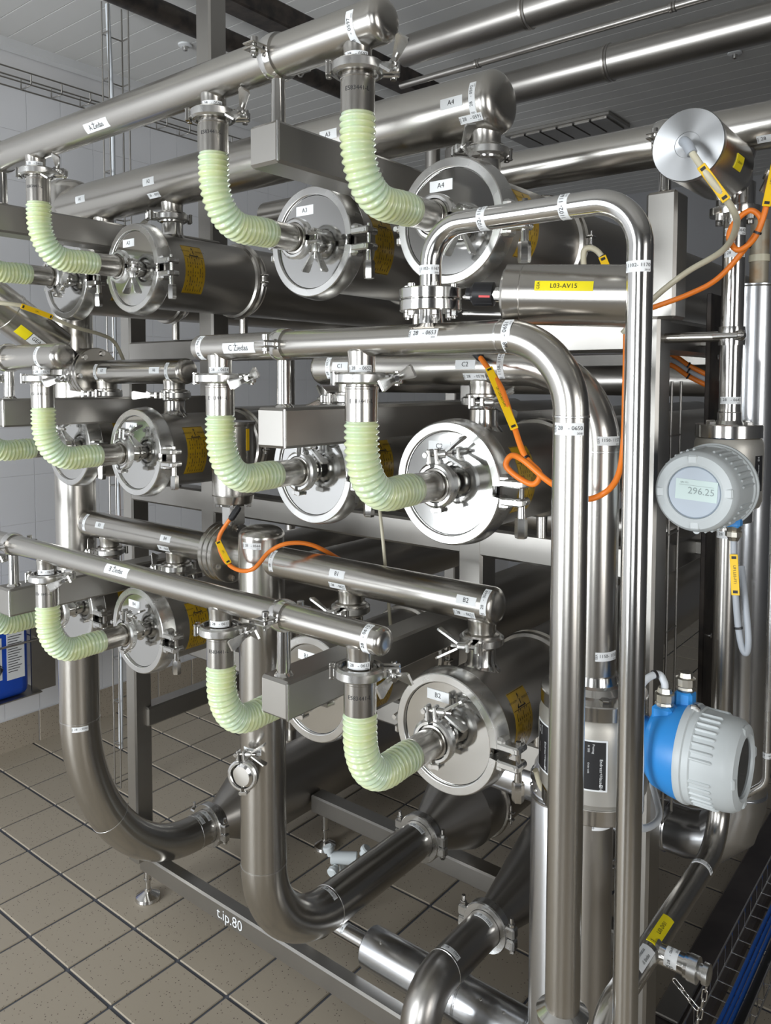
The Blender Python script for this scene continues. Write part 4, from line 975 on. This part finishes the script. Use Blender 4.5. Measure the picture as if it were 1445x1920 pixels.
ac_x, ac_z = -.440, 2.291
MB().lathe((ac_x, 1.610, ac_z), (0, -1, 0), [(0, .03), (.01, .036), (.070, .040), (.085, .0565), (.255, .0575), (.258, .0560)], 56).build('drum', STEEL, t)
MB().lathe((ac_x, 1.352, ac_z), (0, -1, 0), [(0, .0585), (.009, .0585), (.011, .0575), (.0115, .021), (.0105, .0205), (.0105, .002)], 64).build('front_disc', ALU, t)
b = MB(); b.tube(spline([(ac_x, 1.345, ac_z), (ac_x+.001, 1.320, ac_z), (ac_x+.010, 1.308, ac_z-.008), (ac_x+.020, 1.303, ac_z-.026)], 6), .0085, 16); b.build('elbow_fitting', GREYC, t)
n = V((.80, -.0, -.60)).normalized()
n = face((ac_x, 1.45, ac_z), (0, 1, 0)); n = Matrix.Rotation(-.42, 3, 'Y') @ n
sticker(t, ('cyl', (ac_x, 1.45, ac_z), (0, 1, 0), .0575), V((ac_x, 1.44, ac_z))+n*.0575, (0, 1, 0), .038, .024, [('L03-AV14', .0055, 0, 0)], YELLOW)

# ================================================================== CABLES, AIR TUBES AND TAGS
def cable(nm, label, cat, pts, r, m, tags=(), ties=(), closed=False):
    sp = spline(pts, 10); t = thing(nm, label, cat, tuple(sp[0]))
    MB().tube(sp, r, 12).build('sheath', m, t)
    for i in ties:
        p = sp[int(i*10)]; d = (sp[min(len(sp)-1, int(i*10)+1)]-p).normalized()
        MB().lathe(p, d, [(-.002, r), (-.002, r+.002), (.002, r+.002), (.002, r)], 14, caps=False).build('cable_tie', BLACK, t)
    for i0, i1, txt in tags:
        a, b_ = sp[int(i0*10)], sp[int(i1*10)]; d = (b_-a); L = d.length; d.normalize(); c = (a+b_)/2
        n = (CAMP-c); n = (n-d*n.dot(d)).normalized(); s_ = n.cross(d)
        pl = MB().bbox(c+n*(r+.004), (L, .014, .0016), .0007, (d, s_, n)).build('cable_tag', TAG, t)
        g = surf_map(('flat', n), c+n*(r+.005), d, .0004); tb = MB(); tv_, tf_ = textmesh(txt)
        tb.add([g(x*.0065, y*.0065) for x, y in tv_], tf_)
        for k in (-1, 1):
            u = k*(L/2-.006); tb.add([g(u-.0025, -.004), g(u+.0025, -.004), g(u+.0025, .004), g(u-.0025, .004)], [(0, 1, 2, 3)])
        tb.build('lettering', INK, pl)
    return t
t = cable('sensor_cable', 'orange cable looped above the cover of C2 with yellow tag', 'cable', [(-.815, 1.300, 1.962), (-.801, 1.292, 1.948), (-.733, 1.250, 1.895), (-.692, 1.222, 1.835), (-.655, 1.200, 1.778), (-.628, 1.203, 1.750), (-.640, 1.206, 1.730), (-.668, 1.208, 1.737), (-.694, 1.206, 1.757), (-.682, 1.203, 1.776), (-.652, 1.192, 1.770), (-.603, 1.195, 1.736), (-.570, 1.240, 1.708), (-.545, 1.268, 1.714), (-.515, 1.258, 1.745), (-.500, 1.245, 1.800), (-.4965, 1.24, 1.90), (-.4965, 1.24, 1.98)], .0052, ORANGE, [(1.5, 3.3, 'UF1.L03-AV15-M1')], (4.15,))
MB().lathe((-.835, 1.306, 1.972), (.035, -.012, -.026), [(0, .006), (.008, .0085), (.040, .0085), (.046, .006)], 16).build('plug', BLACK, t)
t = cable('sensor_cable', 'orange cable coiled beside the slim vertical pipe at the drum actuator', 'cable', [(-.555, 1.500, 2.043), (-.484, 1.500, 2.065), (-.433, 1.500, 2.090), (-.387, 1.498, 2.139), (-.361, 1.492, 2.179), (-.376, 1.486, 2.201), (-.400, 1.482, 2.185), (-.410, 1.480, 2.158), (-.394, 1.478, 2.134), (-.368, 1.476, 2.150), (-.352, 1.474, 2.190), (-.344, 1.480, 2.245), (-.332, 1.50, 2.33)], .0050, ORANGE, [(10.2, 11.6, 'UF1.L03')], (3.1, 9.3))
t = cable('sensor_cable', 'orange cable hanging from the upright actuator over the domed riser', 'cable', [(-1.515, 1.300, 1.580), (-1.522, 1.290, 1.563), (-1.543, 1.270, 1.512), (-1.512, 1.260, 1.468), (-1.451, 1.250, 1.452), (-1.394, 1.250, 1.463), (-1.372, 1.280, 1.501), (-1.338, 1.308, 1.521), (-1.305, 1.36, 1.512), (-1.27, 1.44, 1.46)], .0052, ORANGE, [(2.2, 3.5, 'UF1')], (2.2, 3.4))
MB().lathe((-1.508, 1.306, 1.592), (-.010, -.014, -.026), [(0, .007), (.006, .0085), (.034, .0085), (.040, .0055)], 16).build('plug', BLACK, t)
cable('air_tube', 'cream air tube from the drum actuator with yellow tag', 'tube', [(-.420, 1.303, 2.266), (-.391, 1.300, 2.221), (-.368, 1.340, 2.179), (-.377, 1.400, 2.160), (-.420, 1.480, 2.136), (-.497, 1.520, 2.107), (-.560, 1.525, 2.062), (-.62, 1.53, 2.0)], .0056, CREAM, [(.55, 1.75, 'UF1.L03-AV14')])
cable('air_tube', 'cream air tube running from the slanted actuator to the wall-side valve', 'tube', [(-2.180, .93, 2.115), (-2.123, 1.020, 2.109), (-2.109, 1.100, 2.100), (-2.131, 1.220, 2.062), (-2.20, 1.36, 2.045), (-2.225, 1.42, 2.028), (-2.228, 1.45, 1.985), (-2.225, 1.47, 1.93)], .0056, CREAM, [(1.6, 2.5, 'UF1')], (2.5,))
cable('air_tube', 'cream air tube looped behind the actuator cylinder beside vessel A4', 'tube', [(-.640, 1.42, 2.05), (-.655, 1.42, 2.13), (-.650, 1.42, 2.155), (-.625, 1.42, 2.145), (-.600, 1.42, 2.10), (-.585, 1.42, 2.03)], .0055, CREAM, [(3.3, 4.2, 'UF1')], (3.3,))
cable('signal_cable', 'pair of grey signal cables hanging below the upper flow meter', 'cable', [(fmx+.040, fmy-.100, 1.615), (-.400, 1.530, 1.560), (-.394, 1.520, 1.520), (-.388, 1.520, 1.46), (-.380, 1.520, 1.420), (-.372, 1.520, 1.412), (-.370, 1.522, 1.44), (-.380, 1.535, 1.50), (-.395, 1.56, 1.56)], .0058, GREYC, [(.5, 2.1, 'UF1.L03-FT1')], (3.1,))
cable('signal_cable', 'pale cable arching out of the gland of the blue flow meter', 'cable', [(-.455, YM-.018, 1.375), (-.456, YM-.018, 1.392), (-.468, YM-.018, 1.404), (-.482, 1.300, 1.392), (-.476, 1.272, 1.35), (-.468, 1.262, 1.29), (-.468, 1.262, 1.22), (-.476, 1.290, 1.15), (-.500, 1.45, 1.09), (-.568, 1.602, 1.07)], .0062, WHITEC, (), (2.2, 4.0))
cable('air_tube', 'cream tube stub between vessel B2 and the clad upright pipe', 'tube', [(-.700, 1.34, 1.16), (-.692, 1.36, 1.115), (-.672, 1.40, 1.108), (-.676, 1.452, 1.115)], .0056, CREAM)
cable('signal_cable', 'thin cream cable hanging below the cover of C1', 'cable', [(-1.160, 1.43, 1.614), (-1.152, 1.43, 1.56), (-1.142, 1.43, 1.48), (-1.132, 1.44, 1.322)], .004, CREAM)
for k, (m_, dz) in enumerate(((ORANGE, 0), (GREYC, .0128), (ORANGE, .0256))):
    cable('cable_run', ('lower orange', 'grey', 'upper orange')[k]+' cable of the bundle above the wire ladder', 'cable', [(-.72, 1.93, 1.930+dz), (-.665, 1.93, 1.945+dz), (-.62, 1.95, 1.915+dz), (-.56, 1.97, 1.885+dz), (-.48, 2.0, 1.865+dz)], .006, m_, (), (1.9,))

# ---------------------------------------------------------------- cable trays of welded wire
def ladder(label, o, d, side, n_out, L, W, H, step, r=.0028, m=POL):
    o = V(o); d = V(d).normalized(); side = V(side).normalized(); n_out = V(n_out).normalized()
    t = thing('wire_tray', label, 'cable tray', tuple(o))
    rails = [side*(-W/2), side*(W/2)]+([side*(-W/2)+n_out*H, side*(W/2)+n_out*H] if H else [])
    for q in rails: MB().tube([o+q, o+q+d*L], r, 8).build('rail_wire', m, t)
    k = 0.0
    while k < L:
        p = o+d*k
        pts = [p+side*(-W/2)+n_out*H, p+side*(-W/2), p+side*(W/2), p+side*(W/2)+n_out*H] if H else [p+side*(-W/2-.004), p+side*(W/2+.004)]
        MB().tube(pts, r*.9, 6).build('rung_wire', m, t); k += step
    return t
ladder('upright wire cable tray hanging from the ceiling near the tiled wall', (-3.22, 2.075, .03), (0, 0, 1), (0, 1, 0), (1, 0, 0), 3.54, .100, .050, .20, .0036, DULL)
ladder('level wire cable tray high along the tiled wall', (-3.92, .6, 3.36), (0, 1, 0), (1, 0, 0), (0, 0, 1), 5.4, .10, .055, .16, .0042, DULL)
ladder('upright wire ladder beside the rack post', (-.5725, 1.710, .95), (0, 0, 1), (0, 1, 0), (1, 0, 0), .955, .058, 0, .21, .0028, DULL)
cable('signal_cable', 'pale cable bundle running down the upright tray', 'cable', [(-3.205, 2.045, 3.56), (-3.205, 2.06, 3.0), (-3.205, 2.052, 2.0), (-3.205, 2.06, 1.0), (-3.205, 2.05, .2)], .010, WHITEC)
cable('signal_cable', 'orange cable running down the upright tray', 'cable', [(-3.20, 2.10, 1.75), (-3.20, 2.105, 1.2), (-3.20, 2.10, .9)], .010, ORANGE)
t = ladder('wire basket cable tray on the floor with blue cables', (-.585, 1.9, .10), (0, 1, 0), (1, 0, 0), (0, 0, 1), 1.65, .13, .07, .075, .0028, POL)
for k in range(3): tg = cable('cable_run', 'blue cable strand lying in the wire basket on the floor', 'cable', [(-.600+.014*k, 1.9, .117), (-.592+.013*k, 2.3, .121), (-.598+.014*k, 2.8, .118), (-.590+.012*k, 3.4, .12)], .0058, CABBLUE); tg['group'] = 'blue cables in the floor basket'
cable('cable_run', 'thick black cable beside the blue ones in the floor basket', 'cable', [(-.550, 1.9, .125), (-.545, 2.4, .125), (-.548, 3.0, .125), (-.545, 3.5, .125)], .012, BLACK)
t = thing('floor_plinth', 'dark wet low plinth on the floor beside the wire basket', 'plinth', (-.7, 2.9, 0))
MB().bbox((-.715, 2.95, .020), (.135, 1.9, .050), .006).build('slab', SILT, t)
MB().bbox((-.74, 2.35, .052), (.07, .22, .012), .003).build('cover_strip', DULL, t)

# ================================================================== BACKGROUND: CEILING PIPES, BEAMS, CANISTER
def ceilpipe(label, y, z, r, x0, x1, rings, m=STEEL):
    t = thing('ceiling_pipe', label, 'pipe', (x0, y, z), 'pipes under the ceiling')
    MB().lathe((x0, y, z), (1, 0, 0), [(0, r), (x1-x0, r)], 40).build('pipe', m, t)
    for x in rings: MB().lathe((x-.012, y, z), (1, 0, 0), [(0, r), (.002, r+.004), (.010, r+.003), (.012, r), (.016, r+.003), (.022, r+.004), (.024, r)], 40, caps=False).build('joint_ring', m, t)
ceilpipe('thick pipe under the ceiling nearest the capped header end', 2.55, 3.20, .0560, -1.95, 2.8, (-1.40, .2), SHELL)
ceilpipe('thick pipe under the ceiling behind the domed manifold end', 2.91, 3.10, .0640, -2.0, 2.8, (-1.25, .5), SHELL)
ceilpipe('thin pipe under the ceiling between the two thick ones', 2.86, 3.215, .0150, -2.2, 2.8, (-1.8, -1.0), SHELL)
t = thing('ceiling_beam', 'dark rusty square beam under the ceiling above header A', 'beam', (-2.28, 3.2, 3.3))
MB().bbox((-2.275, 2.15, 3.29), (.10, 2.5, .085), .006).build('beam', DARK, t)
t = thing('ceiling_beam', 'dark round bar under the ceiling behind the tall post', 'beam', (-2.87, 3.0, 3.45))
MB().cyl((-2.875, .2, 3.45), (-2.875, 3.7, 3.45), .046, n=28).build('bar', DARK, t)
t = thing('background_duct', 'dark stubby duct below the rusty ceiling beam', 'pipe', (-2.1, 3.2, 2.9))
MB().lathe((-2.0, 3.05, 2.78), (0, 0, 1), [(0, .07), (.002, .075), (.16, .075), (.165, .07), (.40, .07)], 32).build('duct', SHELL, t)
MB().lathe((-2.16, 3.05, 2.78), (0, 0, 1), [(0, .035), (.40, .035)], 24).build('side_pipe', SHELL, t)
for x, y, lb in ((-3.05, 3.3, 'steel upright pipe against the tiled wall behind vessel A2'), (-3.0, 2.95, 'thin steel upright pipe near the tall post')):
    t = thing('wall_pipe', lb, 'pipe', (x, y, 0)); MB().cyl((x, y, 0), (x, y, 2.6), .045 if y > 3 else .028, n=24).build('pipe', STEEL, t)
    MB().lathe((x, y, 0), (0, 0, 1), [(0, .09), (.01, .09), (.012, .05)], 24).build('foot_plate', STEEL, t)
# blue canister in its wall rack
t = thing('canister_rack', 'steel wall shelf holding the blue canister', 'shelf', (-3.8, 1.75, .4))
MB().box((-3.83, 1.66, .392), (.33, .52, .006)).build('shelf', DULL, t)
MB().box((-3.70, 1.945, .56), (.010, .12, .34)).build('side_plate', DULL, t)
MB().tube([(-3.985, 1.41, .66), (-3.655, 1.41, .66), (-3.655, 1.905, .66), (-3.985, 1.905, .66)], .006, 8).build('rail', POL, t)
t = thing('jerrycan', 'bright blue plastic canister with white labels on a wall shelf', 'canister', (-3.8, 1.70, .395))
MB().bbox((-3.815, 1.66, .585), (.27, .42, .375), .045, seg=3).build('body', JUG, t, ang=60)
MB().lathe((-3.80, 1.74, .765), (0, 0, 1), [(0, .032), (.02, .032), (.021, .036), (.045, .036), (.048, .03)], 24).build('cap', JUG, t)
sticker(t, ('flat', (1, 0, 0)), (-3.6798, 1.635, .60), (0, 1, 0), .20, .20, [], WHITE, 'hazard_label', INK, [[(-.06, .04), (-.01, .09), (.04, .04), (-.01, -.01)]])
sticker(t, ('flat', (1, 0, 0)), (-3.6790, 1.690, .545), (0, 1, 0), .07, .075, [('↑↑', .075, 0, 0)], WHITE, 'arrow_label')
sticker(t, ('flat', (1, 0, 0)), (-3.6798, 1.800, .60), (0, 1, 0), .085, .22, [], WHITE, 'text_label', INK, [[(-.036, .095-.012*k), (.03-.01*(k % 3), .095-.012*k), (.03-.01*(k % 3), .0985-.012*k), (-.036, .0985-.012*k)] for k in range(15)])

for z, r, lb in ((1.908, .050, 'dark level pipe deep in the rack between the top and middle rows'), (1.425, .055, 'dark level pipe deep in the rack between the middle and lowest rows')):
    t = thing('rear_pipe', lb, 'pipe', (-2.3, 2.55, z))
    MB().lathe((-2.35, 2.55, z), (1, 0, 0), [(0, r), (2.3, r)], 40).build('pipe', SHELL, t)
    for x in (-2.2, -1.5, -.7): MB().lathe((x, 2.55, z), (1, 0, 0), [(0, r), (.001, r+.006), (.010, r+.006), (.011, r)], 32, caps=False).build('joint_ring', SHELL, t)

t = thing('braided_line', 'thin braided metal line beside the clad pipe of the upper flow meter', 'pipe', (-.375, 1.72, 1.0))
MB().tube(fillet([(-.3765, 1.72, 1.95), (-.3765, 1.72, 1.085), (-.455, 1.72, 1.010)], .04, 8), .0075, 16).build('line', CAST, t)
vlabel(t, -.3765, 1.72, 1.145, .0075, '0660', L=.020, h=.012)
t = thing('side_panel', 'dark upright sheet panel behind the slim vertical pipe', 'panel', (-.545, 1.875, .95))
for z_ in (1.52, 2.0): MB().bbox((-.562, 1.89, z_), (.030, .03, .03), .002).build('bracket', DULL, t)
MB().bbox((-.545, 1.875, 1.525), (.012, .09, 1.15), .002).build('sheet', DARK, t)
for k in range(4): MB().lathe((-.539, 1.875, 1.0+.32*k), (1, 0, 0), [(0, .006), (.003, .006), (.004, .003)], 12).build('screw', POL, t)
